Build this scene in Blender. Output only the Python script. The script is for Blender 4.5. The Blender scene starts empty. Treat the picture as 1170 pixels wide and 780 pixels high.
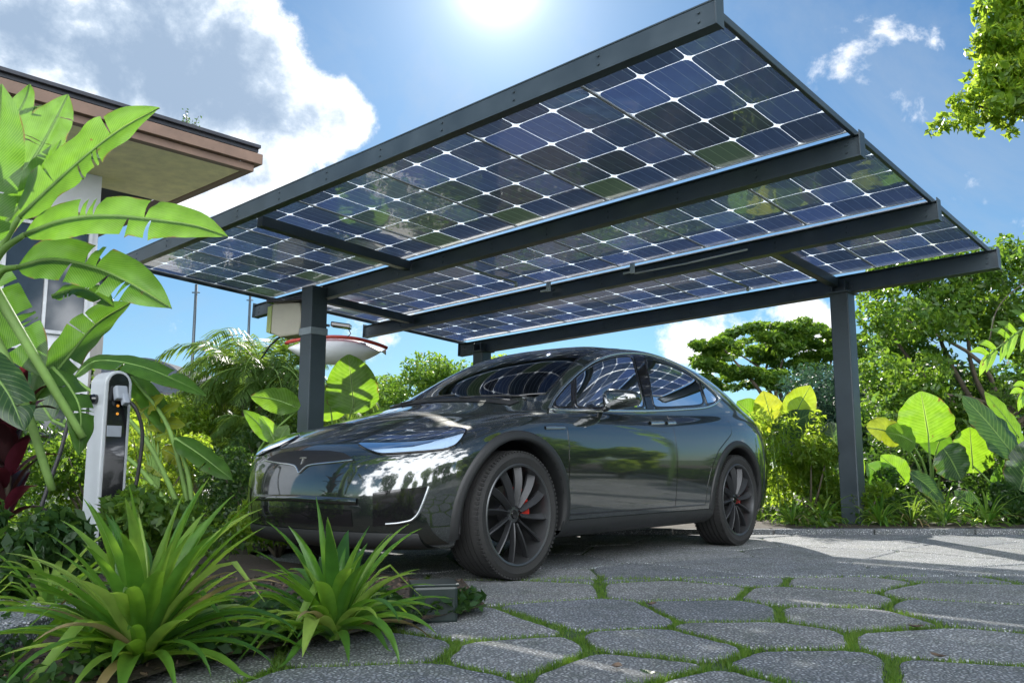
import bpy, bmesh, math, random
import numpy as np
from mathutils import Vector, Matrix
from mathutils.bvhtree import BVHTree
random.seed(7); rng = np.random.default_rng(7)
SC = bpy.context.scene; COL = SC.collection; PI = math.pi
R = math.radians
# ------------------------------------------------------------------ camera numbers (photo pixels -> places)
F = 985.0; YH = 531.0; H = 0.68
TH = math.atan((YH-390)/F); CT, ST = math.cos(TH), math.sin(TH)
CAM = Vector((0, 0, H))
def ray(px, py):
    a, b = (px-585)/F, (390-py)/F
    return Vector((a, CT-b*ST, ST+b*CT))
def at(px, py, Y):
    r = ray(px, py); return CAM + r*(Y/r.y)
def gnd(px, py, z=0.0):
    r = ray(px, py); return CAM + r*((z-H)/r.z)
def proj(p):
    v = Vector(p)-CAM; y = v.y*CT+v.z*ST; z = -v.y*ST+v.z*CT
    return 585+F*v.x/y, 390-F*z/y
cam_d = bpy.data.cameras.new('camera'); cam = bpy.data.objects.new('camera', cam_d); COL.objects.link(cam)
cam.location = CAM; cam.rotation_euler = (PI/2+TH, 0, 0)
cam_d.sensor_width = 36; cam_d.lens = 36*F/1170; cam_d.clip_start = 0.05; cam_d.clip_end = 3000
SC.camera = cam
# ------------------------------------------------------------------ object helpers
def tag(o, label=None, cat=None, group=None, kind=None):
    if label: o['label'] = label
    if cat: o['category'] = cat
    if group: o['group'] = group
    if kind: o['kind'] = kind
    return o
def empty(name, loc=(0,0,0), rz=0, **k):
    o = bpy.data.objects.new(name, None); COL.objects.link(o); o.location = loc; o.rotation_euler = (0,0,rz)
    o.empty_display_size = .1
    return tag(o, **k)
def mesh_obj(name, verts, faces, mat=None, parent=None, smooth=False, **k):
    me = bpy.data.meshes.new(name); me.from_pydata([tuple(v) for v in verts], [], [tuple(f) for f in faces]); me.validate(); me.update()
    if mat: me.materials.append(mat)
    if smooth: me.polygons.foreach_set('use_smooth', [True]*len(me.polygons))
    o = bpy.data.objects.new(name, me); COL.objects.link(o)
    if parent: o.parent = parent
    return tag(o, **k)
def np_obj(name, V, Q, mat=None, parent=None, smooth=False, **k):
    """V (n,3) float, Q (m,4) or (m,3) int"""
    V = np.asarray(V, np.float32).reshape(-1,3); Q = np.asarray(Q, np.int32); m, w = Q.shape
    me = bpy.data.meshes.new(name); me.vertices.add(len(V)); me.vertices.foreach_set('co', V.ravel())
    me.loops.add(m*w); me.loops.foreach_set('vertex_index', Q.ravel())
    me.polygons.add(m); me.polygons.foreach_set('loop_start', np.arange(m, dtype=np.int32)*w)
    me.polygons.foreach_set('loop_total', np.full(m, w, np.int32))
    if smooth: me.polygons.foreach_set('use_smooth', np.ones(m, bool))
    me.update(calc_edges=True); me.validate()
    if mat: me.materials.append(mat)
    o = bpy.data.objects.new(name, me); COL.objects.link(o)
    if parent: o.parent = parent
    return tag(o, **k)
class MB:
    """collects shapes into one mesh"""
    def __init__(s): s.v = []; s.f = []
    def add(s, vs, fs):
        n = len(s.v); s.v += [Vector(v) for v in vs]; s.f += [tuple(i+n for i in f) for f in fs]; return s
    def box(s, c, d, M=None, bev=0):
        bm = bmesh.new(); bmesh.ops.create_cube(bm, size=1)
        for v in bm.verts: v.co = Vector((v.co.x*d[0], v.co.y*d[1], v.co.z*d[2]))
        if bev: bmesh.ops.bevel(bm, geom=bm.edges[:], offset=bev, segments=2, affect='EDGES', profile=.6)
        bm.verts.index_update(); c = Vector(c)
        vs = [(M @ v.co if M else v.co)+c for v in bm.verts]; fs = [[v.index for v in f.verts] for f in bm.faces]
        bm.free(); return s.add(vs, fs)
    def beam(s, a, b, w, h, up=(0,0,1), bev=0.004):
        """bar from a to b; h measured along 'up'"""
        a, b = Vector(a), Vector(b); x = (b-a); L = x.length; x.normalize(); y = Vector(up).cross(x).normalized(); z = x.cross(y)
        M = Matrix((x, y, z)).transposed()
        return s.box((a+b)/2, (L, w, h), M, bev)
    def tube(s, pts, rad, n=8, cap=True, closed=False):
        pts = [Vector(p) for p in pts]; N = len(pts); rr = rad if hasattr(rad, '__len__') else [rad]*N
        t0 = (pts[1]-pts[0]).normalized(); u = t0.orthogonal().normalized(); vs = []; 
        for i, p in enumerate(pts):
            if closed: t = pts[(i+1) % N]-pts[i-1]
            else: t = pts[min(i+1, N-1)]-pts[max(i-1, 0)]
            t.normalize(); u = (u-t*u.dot(t)); u = u.normalized() if u.length > 1e-6 else t.orthogonal().normalized(); w = t.cross(u)
            for k in range(n):
                a = 2*PI*k/n; vs.append(p+(u*math.cos(a)+w*math.sin(a))*rr[i])
        fs = []
        for i in range(N if closed else N-1):
            j = (i+1) % N
            for k in range(n): fs.append((i*n+k, i*n+(k+1) % n, j*n+(k+1) % n, j*n+k))
        if cap and not closed: fs += [tuple(range(n))[::-1], tuple((N-1)*n+k for k in range(n))]
        return s.add(vs, fs)
    def lathe(s, prof, n=48, M=None):
        """prof: list of (axial, radius) around +Y axis"""
        vs = []; 
        for k in range(n):
            a = 2*PI*k/n
            for (y, r) in prof: vs.append((r*math.cos(a), y, r*math.sin(a)))
        if M: vs = [M @ Vector(v) for v in vs]
        m = len(prof); fs = []
        for k in range(n):
            j = (k+1) % n
            for i in range(m-1): fs.append((k*m+i, k*m+i+1, j*m+i+1, j*m+i))
        return s.add(vs, fs)
    def grid(s, P):
        """P: rows x cols of points"""
        r, c = len(P), len(P[0]); vs = [p for row in P for p in row]
        return s.add(vs, [(i*c+j, i*c+j+1, (i+1)*c+j+1, (i+1)*c+j) for i in range(r-1) for j in range(c-1)])
    def prism(s, poly, z0, z1):
        n = len(poly); vs = [(x, y, z0) for x, y in poly]+[(x, y, z1) for x, y in poly]
        return s.add(vs, [tuple(range(n))[::-1], tuple(range(n, 2*n))]+[(i, (i+1) % n, n+(i+1) % n, n+i) for i in range(n)])
    def build(s, name, mat, parent=None, smooth=False, auto=None, **k):
        o = mesh_obj(name, s.v, s.f, mat, parent, smooth or auto is not None, **k)
        if auto is not None:
            bm = bmesh.new(); bm.from_mesh(o.data); bmesh.ops.remove_doubles(bm, verts=bm.verts, dist=1e-5)
            for e in bm.edges:
                if len(e.link_faces) == 2 and e.calc_face_angle(0) > R(auto): e.smooth = False
            bm.to_mesh(o.data); bm.free()
        return o
def copy_tree(o, parent=None):
    c = o.copy(); COL.objects.link(c)
    if parent: c.parent = parent
    for ch in list(o.children): copy_tree(ch, c)
    return c
def catmull(pts, n=8):
    pts = [Vector(p) for p in pts]; out = []
    P = [pts[0]*2-pts[1]]+pts+[pts[-1]*2-pts[-2]]
    for i in range(1, len(P)-2):
        for k in range(n):
            t = k/n; a, b, c, d = P[i-1], P[i], P[i+1], P[i+2]
            out.append(.5*((2*b)+(c-a)*t+(2*a-5*b+4*c-d)*t*t+(3*b-a-3*c+d)*t**3))
    out.append(pts[-1]); return out
def resample(pts, n):
    pts = [Vector(p) for p in pts]; d = [0]
    for i in range(1, len(pts)): d.append(d[-1]+(pts[i]-pts[i-1]).length)
    out = []; j = 0
    for k in range(n):
        t = d[-1]*k/(n-1)
        while j < len(pts)-2 and d[j+1] < t: j += 1
        s = (t-d[j])/max(d[j+1]-d[j], 1e-9); out.append(pts[j].lerp(pts[j+1], min(max(s, 0), 1)))
    return out
# ------------------------------------------------------------------ material helpers
MATS = {}
def newmat(name):
    m = bpy.data.materials.new(name); m.use_nodes = True; nt = m.node_tree; nt.nodes.clear()
    out = nt.nodes.new('ShaderNodeOutputMaterial'); MATS[name] = m; return m, nt, out
def N(nt, t, **k):
    n = nt.nodes.new('ShaderNode'+t)
    for a, b in k.items():
        if a.startswith('i_'):
            key = a[2:].replace('_', ' ')
            n.inputs[key].default_value = b
        else: setattr(n, a, b)
    return n
def L(nt, a, b): nt.links.new(a, b)
def ramp(nt, stops, fac=None, interp='LINEAR'):
    n = nt.nodes.new('ShaderNodeValToRGB'); n.color_ramp.interpolation = interp; e = n.color_ramp.elements
    while len(e) < len(stops): e.new(.5)
    for i, (p, c) in enumerate(stops): e[i].position = p; e[i].color = (*c, 1) if len(c) == 3 else c
    if fac: L(nt, fac, n.inputs[0])
    return n
def coords(nt, scale=1, kind='Object'):
    tc = N(nt, 'TexCoord'); mp = N(nt, 'Mapping'); mp.inputs['Scale'].default_value = (scale,)*3 if not hasattr(scale, '__len__') else scale
    L(nt, tc.outputs[kind], mp.inputs[0]); return mp.outputs[0]
def pbr(name, col, rough=.5, metal=0, var=.15, nscale=6, bump=0, bscale=40, coat=0, spec=.5, rvar=.12, wear=None, emit=None, estr=0):
    m, nt, out = newmat(name); b = N(nt, 'BsdfPrincipled'); L(nt, b.outputs[0], out.inputs[0])
    co = coords(nt); no = N(nt, 'TexNoise', i_Scale=nscale, i_Detail=6.0, i_Roughness=.6); L(nt, co, no.inputs['Vector'])
    c = Vector(col); r = ramp(nt, [(.3, tuple(c*(1-var))), (.7, tuple(c*(1+var)))], no.outputs['Fac']); L(nt, r.outputs[0], b.inputs['Base Color'])
    mr = N(nt, 'MapRange'); mr.inputs[1].default_value = .3; mr.inputs[2].default_value = .7
    mr.inputs[3].default_value = max(rough-rvar*rough, .01); mr.inputs[4].default_value = min(rough+rvar*rough, 1); L(nt, no.outputs['Fac'], mr.inputs[0]); L(nt, mr.outputs[0], b.inputs['Roughness'])
    b.inputs['Metallic'].default_value = metal; b.inputs['Coat Weight'].default_value = coat; b.inputs['Coat Roughness'].default_value = .03
    b.inputs['Specular IOR Level'].default_value = spec
    if bump:
        n2 = N(nt, 'TexNoise', i_Scale=bscale, i_Detail=4.0); L(nt, co, n2.inputs['Vector'])
        bp = N(nt, 'Bump', i_Strength=bump, i_Distance=.01); L(nt, n2.outputs['Fac'], bp.inputs['Height']); L(nt, bp.outputs[0], b.inputs['Normal'])
    if emit: b.inputs['Emission Color'].default_value = (*emit, 1); b.inputs['Emission Strength'].default_value = estr
    return m
# ------------------------------------------------------------------ sky and sun
SUN_EL = 31.0; SUN_AZ = -1.0       # azimuth from +Y towards +X
SD = Vector((math.sin(R(SUN_AZ))*math.cos(R(SUN_EL)), math.cos(R(SUN_AZ))*math.cos(R(SUN_EL)), math.sin(R(SUN_EL))))
W = bpy.data.worlds.new('World'); SC.world = W; W.use_nodes = True; nt = W.node_tree; nt.nodes.clear()
wo = nt.nodes.new('ShaderNodeOutputWorld'); bg = nt.nodes.new('ShaderNodeBackground'); L(nt, bg.outputs[0], wo.inputs[0]); bg.inputs[1].default_value = .052
sky = nt.nodes.new('ShaderNodeTexSky'); sky.sky_type = 'NISHITA'; sky.sun_disc = False
sky.sun_elevation = R(SUN_EL); sky.sun_rotation = R(SUN_AZ); sky.altitude = 0; sky.air_density = 1.0; sky.dust_density = .15; sky.ozone_density = 3.0
tc = nt.nodes.new('ShaderNodeTexCoord'); D = tc.outputs['Generated']
def wmath(op, a, b=None, c=None, clamp=False):
    n = nt.nodes.new('ShaderNodeMath'); n.operation = op; n.use_clamp = clamp
    for i, x in enumerate((a, b, c)):
        if x is None: continue
        if isinstance(x, (int, float)): n.inputs[i].default_value = x
        else: L(nt, x, n.inputs[i])
    return n.outputs[0]
def wnoise(scale, detail, rough, off=(0,0,0), dist=0.0):
    mp = nt.nodes.new('ShaderNodeMapping'); mp.inputs['Location'].default_value = off; L(nt, D, mp.inputs[0])
    n = nt.nodes.new('ShaderNodeTexNoise'); n.inputs['Scale'].default_value = scale; n.inputs['Detail'].default_value = detail; n.inputs['Roughness'].default_value = rough; n.inputs['Distortion'].default_value = dist
    L(nt, mp.outputs[0], n.inputs['Vector']); return n.outputs['Fac']
def blob(px, py, rad, amp):
    """soft patch of cloud round a direction; rad in photo pixels"""
    d = ray(px, py).normalized(); vm = nt.nodes.new('ShaderNodeVectorMath'); vm.operation = 'DISTANCE'
    L(nt, D, vm.inputs[0]); vm.inputs[1].default_value = d
    ang = rad/F
    q = wmath('DIVIDE', vm.outputs['Value'], ang); q = wmath('MULTIPLY', q, q); q = wmath('MULTIPLY', q, -1.0); q = wmath('EXPONENT', q)
    return wmath('MULTIPLY', q, amp)
def addall(xs):
    r = xs[0]
    for x in xs[1:]: r = wmath('ADD', r, x)
    return r
big = addall([blob(20, 70, 80, .30), blob(150, 20, 90, .40), blob(220, 80, 90, .42), blob(130, -60, 120, .40), blob(310, 120, 75, .42), blob(385, 140, 45, .36), blob(285, 20, 60, .30), blob(300, 190, 60, .36), blob(170, 170, 100, .34),
              blob(-150, 120, 200, .5), blob(395, 118, 30, .25), blob(280, 215, 40, .3), blob(800, 395, 40, .5), blob(915, 380, 42, .62), blob(765, 400, 30, .32), blob(970, 60, 60, .10), blob(1104, 205, 22, .15), blob(420, 400, 60, .3), blob(1400, 300, 260, .5), blob(560, 480, 200, .2)])
nz = wnoise(7.0, 12, .62, (3.1, 1.2, .4), .25); nz2 = wnoise(17.0, 10, .65, (.4, 8, 2))
dens = wmath('ADD', big, wmath('MULTIPLY', wmath('SUBTRACT', nz, .5), 1.9)); dens = wmath('ADD', dens, wmath('MULTIPLY', wmath('SUBTRACT', nz2, .5), .55))
# added clouds behind the viewer, for reflections and fill light
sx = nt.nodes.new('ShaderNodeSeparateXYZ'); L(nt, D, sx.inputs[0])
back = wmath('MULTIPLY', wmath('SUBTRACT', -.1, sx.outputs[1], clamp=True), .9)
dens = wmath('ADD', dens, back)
mr = nt.nodes.new('ShaderNodeMapRange'); mr.interpolation_type = 'SMOOTHSTEP'; L(nt, dens, mr.inputs[0]); mr.inputs[1].default_value = .30; mr.inputs[2].default_value = .56
cmask = mr.outputs[0]
core = nt.nodes.new('ShaderNodeMapRange'); core.interpolation_type = 'SMOOTHSTEP'; L(nt, wmath('ADD', dens, wmath('MULTIPLY', wmath('SUBTRACT', wnoise(11, 8, .6, (5, 5, 1)), .5), 1.2)), core.inputs[0]); core.inputs[1].default_value = .66; core.inputs[2].default_value = 1.25
ccol0 = ramp(nt, [(0, (14.5, 14.8, 15.2)), (.28, (10.2, 11.2, 12.6)), (.6, (6.6, 8.0, 9.8)), (1, (4.2, 5.6, 7.6))], core.outputs[0])
# unseen clouds opposite the sun, lit face-on, brightened further as fill light
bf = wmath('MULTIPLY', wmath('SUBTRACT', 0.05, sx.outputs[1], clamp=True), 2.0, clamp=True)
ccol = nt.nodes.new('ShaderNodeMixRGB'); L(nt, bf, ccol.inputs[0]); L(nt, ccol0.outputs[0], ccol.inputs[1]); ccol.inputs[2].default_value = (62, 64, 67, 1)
# thin high haze streaks
wisp = nt.nodes.new('ShaderNodeMapRange'); L(nt, wnoise(3.2, 9, .62, (1, 0, 3), .8), wisp.inputs[0]); wisp.inputs[1].default_value = .45; wisp.inputs[2].default_value = .8; wisp.inputs[4].default_value = .55
skyt = nt.nodes.new('ShaderNodeMixRGB'); skyt.blend_type = 'MULTIPLY'; skyt.inputs[0].default_value = 1; L(nt, sky.outputs[0], skyt.inputs[1]); skyt.inputs[2].default_value = (.70, 1.0, 1.14, 1)
m1 = nt.nodes.new('ShaderNodeMixRGB'); L(nt, wisp.outputs[0], m1.inputs[0]); L(nt, skyt.outputs[0], m1.inputs[1]); m1.inputs[2].default_value = (5.6, 6.6, 7.8, 1)
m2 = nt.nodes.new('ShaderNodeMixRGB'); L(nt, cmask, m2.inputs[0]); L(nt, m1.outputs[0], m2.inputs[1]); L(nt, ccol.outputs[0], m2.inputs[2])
# the bright air round the sun itself
vm = nt.nodes.new('ShaderNodeVectorMath'); vm.operation = 'DOT_PRODUCT'; L(nt, D, vm.inputs[0]); vm.inputs[1].default_value = SD
dt = wmath('MAXIMUM', vm.outputs['Value'], 0.0)
glow = addall([wmath('MULTIPLY', wmath('POWER', dt, 2600.0), 0.0), wmath('MULTIPLY', wmath('POWER', dt, 1500.0), 16.0), wmath('MULTIPLY', wmath('POWER', dt, 260.0), 4.5), wmath('MULTIPLY', wmath('POWER', dt, 45.0), 1.5)])
gc = nt.nodes.new('ShaderNodeCombineXYZ'); L(nt, glow, gc.inputs[0]); L(nt, wmath('MULTIPLY', glow, 1.0), gc.inputs[1]); L(nt, wmath('MULTIPLY', glow, .97), gc.inputs[2])
m3 = nt.nodes.new('ShaderNodeVectorMath'); m3.operation = 'ADD'; L(nt, m2.outputs[0], m3.inputs[0]); L(nt, gc.outputs[0], m3.inputs[1])
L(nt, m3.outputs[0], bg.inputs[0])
try: W.cycles.sampling_method = 'MANUAL'; W.cycles.sample_map_resolution = 256
except Exception: pass
sl = bpy.data.lights.new('sun', 'SUN'); sun = bpy.data.objects.new('sun', sl); COL.objects.link(sun)
sl.energy = 5.0; sl.angle = R(.53); sl.color = (1, .95, .86); sun.rotation_euler = (-SD).to_track_quat('-Z', 'Y').to_euler(); sun.location = (0, 20, 20)
SC.render.engine = 'CYCLES'; SC.render.resolution_x = 1024; SC.render.resolution_y = 682
vs = SC.view_settings; vs.view_transform = 'Standard'; vs.look = 'None'; vs.exposure = .85; vs.gamma = 1; vs.use_curve_mapping = False
try:
    SC.cycles.max_bounces = 8; SC.cycles.transparent_max_bounces = 16; SC.cycles.transmission_bounces = 6; SC.cycles.caustics_reflective = False; SC.cycles.caustics_refractive = False; SC.cycles.sample_clamp_indirect = 6
except Exception: pass
# ------------------------------------------------------------------ materials of the car
def mat_paint():
    m, nt, out = newmat('car_paint'); b = N(nt, 'BsdfPrincipled'); L(nt, b.outputs[0], out.inputs[0])
    co = coords(nt); vo = N(nt, 'TexVoronoi', i_Scale=2200.0); L(nt, co, vo.inputs['Vector'])
    r = ramp(nt, [(0, (.010, .014, .013)), (1, (.032, .040, .037))], vo.outputs['Color']); L(nt, r.outputs[0], b.inputs['Base Color'])
    b.inputs['Metallic'].default_value = .55; b.inputs['Roughness'].default_value = .26; b.inputs['Coat Weight'].default_value = 1; b.inputs['Coat Roughness'].default_value = .015; b.inputs['Coat IOR'].default_value = 2.3
    n = N(nt, 'TexNoise', i_Scale=260.0); L(nt, co, n.inputs['Vector']); bp = N(nt, 'Bump', i_Strength=.015, i_Distance=.002); L(nt, n.outputs['Fac'], bp.inputs['Height']); L(nt, bp.outputs[0], b.inputs['Coat Normal'])
    ge = N(nt, 'NewGeometry'); dk = N(nt, 'BsdfDiffuse'); dk.inputs[0].default_value = (.012, .012, .013, 1)
    mx = N(nt, 'MixShader'); L(nt, ge.outputs['Backfacing'], mx.inputs[0]); L(nt, b.outputs[0], mx.inputs[1]); L(nt, dk.outputs[0], mx.inputs[2]); L(nt, mx.outputs[0], out.inputs[0])
    return m
def mat_glass(name, tint, ior=1.5, refl=.0):
    m, nt, out = newmat(name); g = N(nt, 'BsdfGlossy', i_Roughness=.01); g.inputs[0].default_value = (.95, .97, 1, 1)
    t = N(nt, 'BsdfTransparent'); t.inputs[0].default_value = (*tint, 1); fr = N(nt, 'Fresnel', i_IOR=ior); mx = N(nt, 'MixShader')
    ad = N(nt, 'Math', operation='ADD', use_clamp=True); L(nt, fr.outputs[0], ad.inputs[0]); ad.inputs[1].default_value = refl
    L(nt, ad.outputs[0], mx.inputs[0]); L(nt, t.outputs[0], mx.inputs[1]); L(nt, g.outputs[0], mx.inputs[2]); L(nt, mx.outputs[0], out.inputs[0]); return m
M_paint = mat_paint()
M_tint = mat_glass('tinted_glass', (.10, .12, .13), 1.45, .0)
M_tintd = mat_glass('dark_tinted_glass', (.02, .024, .028), 1.75, .16)
M_wind = mat_glass('windscreen_glass', (.10, .13, .13), 1.7, .05)
M_lens = mat_glass('lamp_lens', (.62, .70, .78), 1.22, .0)
M_trim = pbr('car_trim', (.016, .017, .018), .5, var=.1, bump=.15, bscale=300)
M_gloss = pbr('gloss_black', (.008, .008, .009), .08, coat=.6)
M_chrome = pbr('chrome', (.85, .87, .88), .22, 1, var=.03)
M_satin = pbr('satin_metal', (.50, .52, .54), .3, 1, var=.05)
M_tyre = pbr('tyre_rubber', (.017, .017, .017), .75, var=.25, bump=.3, bscale=120)
M_rim = pbr('rim_dark', (.10, .105, .11), .3, .7, var=.15)
M_disc = pbr('brake_disc', (.09, .09, .095), .35, 1)
M_red = pbr('caliper_red', (.55, .03, .02), .4)
M_seat = pbr('seat_black', (.02, .02, .022), .6, bump=.2)
M_lamp = pbr('lamp_white', (.85, .92, 1.0), .3, .0, var=.05)
M_lampd = pbr('lamp_housing', (.06, .09, .15), .3, .3)
# ------------------------------------------------------------------ body surface: control net rows x columns (x backwards, y half width, z up)
plan = [(0,0), (.02,.42), (.15,.83), (.5,.985), (.95,1.0), (1.4,1.0), (1.95,1.0), (2.55,1.0), (3.1,1.0), (3.65,1.0), (4.15,1.0), (4.72,.95), (5.0,.66), (5.04,0)]
def wrow(zf, zs, zr, fi, si, ri):
    out = []
    for i, (x, y) in enumerate(plan):
        wf = max(0, 1-x/.9); wr = max(0, (x-4.2)/.84); ws = 1-wf-wr
        z = zf*wf+zs*ws+zr*wr; X = x+fi*wf-ri*wr; Y = y*(1-si) if y else 0
        out.append((X, Y, z))
    return out
rows = [
 wrow(.20, .20, .24, .30, .35, .30),
 wrow(.19, .20, .25, .10, .09, .10),
 wrow(.27, .29, .36, .03, .035, .04),
 wrow(.44, .45, .52, .00, .015, .0),
 wrow(.60, .62, .70, .01, .0, .02),
 wrow(.73, .80, .88, .05, -.005, .05),
 [(.10,0,.80),(.13,.40,.795),(.27,.78,.80),(.60,.945,.885),(1.0,.985,.945),(1.42,.985,.95),(1.95,.98,.95),(2.55,.98,.96),(3.1,.98,.975),(3.65,.985,1.0),(4.15,.985,1.02),(4.68,.91,1.02),(4.93,.62,1.02),(4.98,0,1.02)],
 [(.24,0,.865),(.27,.38,.86),(.40,.70,.865),(.70,.875,.945),(1.05,.925,1.0),(1.45,.94,1.01),(1.95,.94,1.01),(2.55,.94,1.02),(3.1,.94,1.04),(3.65,.94,1.07),(4.15,.93,1.10),(4.6,.85,1.12),(4.84,.57,1.13),(4.9,0,1.13)],
 [(.66,0,1.025),(.70,.38,1.01),(.82,.66,.985),(1.07,.81,.99),(1.32,.875,1.02),(1.62,.905,1.035),(2.0,.915,1.045),(2.55,.915,1.06),(3.1,.915,1.08),(3.65,.91,1.11),(4.1,.89,1.15),(4.5,.79,1.19),(4.72,.54,1.21),(4.80,0,1.215)],
 [(1.20,0,1.11),(1.24,.42,1.10),(1.33,.72,1.08),(1.46,.855,1.065),(1.64,.90,1.065),(1.85,.915,1.07),(2.15,.92,1.08),(2.6,.92,1.095),(3.1,.92,1.115),(3.6,.91,1.15),(4.0,.88,1.20),(4.35,.78,1.27),(4.55,.54,1.31),(4.62,0,1.32)],
 [(1.62,0,1.36),(1.66,.39,1.35),(1.75,.65,1.31),(1.87,.765,1.28),(2.0,.81,1.275),(2.16,.83,1.28),(2.4,.845,1.295),(2.7,.85,1.315),(3.1,.85,1.335),(3.5,.835,1.355),(3.82,.80,1.385),(4.1,.70,1.43),(4.27,.48,1.45),(4.33,0,1.46)],
 [(2.10,0,1.575),(2.12,.37,1.565),(2.19,.57,1.54),(2.28,.66,1.52),(2.39,.70,1.515),(2.51,.72,1.52),(2.66,.735,1.53),(2.86,.74,1.54),(3.1,.74,1.545),(3.36,.73,1.54),(3.58,.69,1.54),(3.78,.60,1.555),(3.9,.41,1.575),(3.95,0,1.585)],
 [(2.6,0,1.655),(2.61,.30,1.65),(2.65,.44,1.64),(2.7,.52,1.63),(2.76,.56,1.63),(2.83,.58,1.635),(2.91,.59,1.64),(3.0,.595,1.645),(3.1,.595,1.645),(3.2,.58,1.64),(3.32,.51,1.64),(3.43,.44,1.645),(3.5,.3,1.65),(3.53,0,1.655)],
 [(2.85,0,1.685),(2.86,.0,1.685),(2.88,.0,1.685),(2.9,.0,1.685),(2.94,.0,1.685),(2.97,0,1.685),(3.0,.0,1.685),(3.05,0,1.685),(3.1,0,1.685),(3.13,0,1.685),(3.18,0,1.682),(3.22,0,1.68),(3.25,0,1.68),(3.27,0,1.68)],
]
CP = np.array(rows, float)
mir = np.array([1, -1, 1.])
CP = np.concatenate([(CP[:, 1:2]*mir), CP, CP[:, -2:-1]*mir], axis=1)
CP = np.concatenate([2*CP[:1]-CP[1:2], CP, CP[-2:-1]*mir], axis=0)
def bmat(n, k):
    """uniform cubic b-spline matrix: (n-3 spans)*k+1 samples x n controls"""
    S = (n-3)*k+1; B = np.zeros((S, n))
    for s in range(S):
        i = min(s//k, n-4); t = s/k-i
        B[s, i:i+4] = [(1-t)**3/6, (3*t**3-6*t*t+4)/6, (-3*t**3+3*t*t+3*t+1)/6, t**3/6]
    return B
KU = 14
Bu = bmat(CP.shape[0], KU); Bv = bmat(CP.shape[1], KU)
S = np.einsum('ai,ijk,bj->abk', Bu, CP, Bv)          # rows x cols x 3
S[:, 0, 1] = 0; S[:, -1, 1] = 0; S[-1, :, 1] = 0
nr, nc = S.shape[:2]
body_bm = bmesh.new()
for sgn in (1, -1):
    vs_ = [[body_bm.verts.new((S[i, j, 0], sgn*S[i, j, 1], S[i, j, 2])) for j in range(nc)] for i in range(nr)]
    for i in range(nr-1):
        for j in range(nc-1):
            q = [vs_[i][j], vs_[i][j+1], vs_[i+1][j+1], vs_[i+1][j]]
            if sgn < 0: q.reverse()
            body_bm.faces.new(q)
bmesh.ops.remove_doubles(body_bm, verts=body_bm.verts, dist=1e-4)
bmesh.ops.dissolve_degenerate(body_bm, dist=1e-5, edges=body_bm.edges[:])
bmesh.ops.recalc_face_normals(body_bm, faces=body_bm.faces[:])
body_bm.normal_update()
BV = BVHTree.FromBMesh(body_bm)
WF, WR_, WRAD = .92, 3.885, .375       # axle stations, wheel radius
CA = R(49.8); CAR_ROT = Matrix.Rotation(CA, 3, 'Z')
p0 = Vector((0.026, 5.315, 0)); CAR_O = p0-CAR_ROT @ Vector((WF, -.955, 0)); CAR_O.z = 0
CARI = CAR_ROT.transposed()
def hit(o, d):
    r = BV.ray_cast(Vector(o), Vector(d).normalized())
    if r[0] is None: return None
    n = r[1]
    if n.dot(Vector(d)) > 0: n = -n
    return r[0], n
CAML = CARI @ (CAM-CAR_O)
def cpx(px, py):
    """photo pixel -> point on the car's skin (car coordinates)"""
    d = CARI @ ray(px, py); h = hit(CAML, d)
    if h is None:
        q = BV.find_nearest(CAML+d*6.0); return q[0], q[1]
    return h
def smooth_norm(p):
    """average normal round a point: keeps draped strips from rippling"""
    return BV.find_nearest(p)[1]
def drape_patch(top, bot, mat, name, parent, nx=24, ny=8, off=.004, both=True, px=True, fn=None, **k):
    t = resample([Vector((a, b, 0)) for a, b in top], nx); b = resample([Vector((a, b, 0)) for a, b in bot], nx)
    rows_ = []
    for j in range(ny+1):
        row = []
        for i in range(nx):
            q = t[i].lerp(b[i], j/ny); h = (fn or cpx)(q.x, q.y); row.append(h[0]+h[1]*off)
        rows_.append(row)
    out = []
    for s in ((1, -1) if both else (1,)):
        mb = MB(); P = [[Vector((p.x, p.y*s, p.z)) for p in r] for r in rows_]
        if s < 0: P = [r[::-1] for r in P]
        mb.grid(P); out.append(mb.build(name, mat, parent, smooth=True, **k))
    return out
def drape_line(pts, w, mat, name, parent, n=40, off=.004, both=True, closed=False, fn=None, th=.004, mb_only=False, **k):
    """a raised strip of width w following the skin"""
    P = resample([Vector((a, b, 0)) for a, b in pts], n); H_ = [(fn or cpx)(q.x, q.y) for q in P]
    pts3 = [h[0] for h in H_]; out = []
    # smooth a little
    for _ in range(2): pts3 = [pts3[0]]+[(pts3[i-1]+pts3[i]*2+pts3[i+1])/4 for i in range(1, len(pts3)-1)]+[pts3[-1]]
    nn = [h[1] for h in H_]
    rows_ = []
    for i, p in enumerate(pts3):
        t = (pts3[min(i+1, n-1)]-pts3[max(i-1, 0)]).normalized(); m = nn[i]; sd = t.cross(m).normalized(); m = sd.cross(t).normalized()
        if m.dot(nn[i]) < 0: m = -m
        rows_.append([p-sd*w/2-m*th, p-sd*w/2+m*(off), p-sd*w*.25+m*(off+th*.6), p+sd*w*.25+m*(off+th*.6), p+sd*w/2+m*off, p+sd*w/2-m*th])
    for s in ((1, -1) if both else (1,)):
        mb = MB(); Q = [[Vector((p.x, p.y*s, p.z)) for p in r] for r in rows_]
        mb.grid(Q); out.append(mb.build(name, mat, parent, smooth=True, **k))
    return out
def pip(x, y, poly):
    c = False; n = len(poly); j = n-1
    for i in range(n):
        xi, yi = poly[i]; xj, yj = poly[j]
        if (yi > y) != (yj > y) and x < (xj-xi)*(y-yi)/(yj-yi)+xi: c = not c
        j = i
    return c
car = empty('parked_car', CAR_O, CA, label='dark grey electric crossover car parked under the solar carport, front wheel towards the viewer', cat='car')
CARDBG = False
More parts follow.
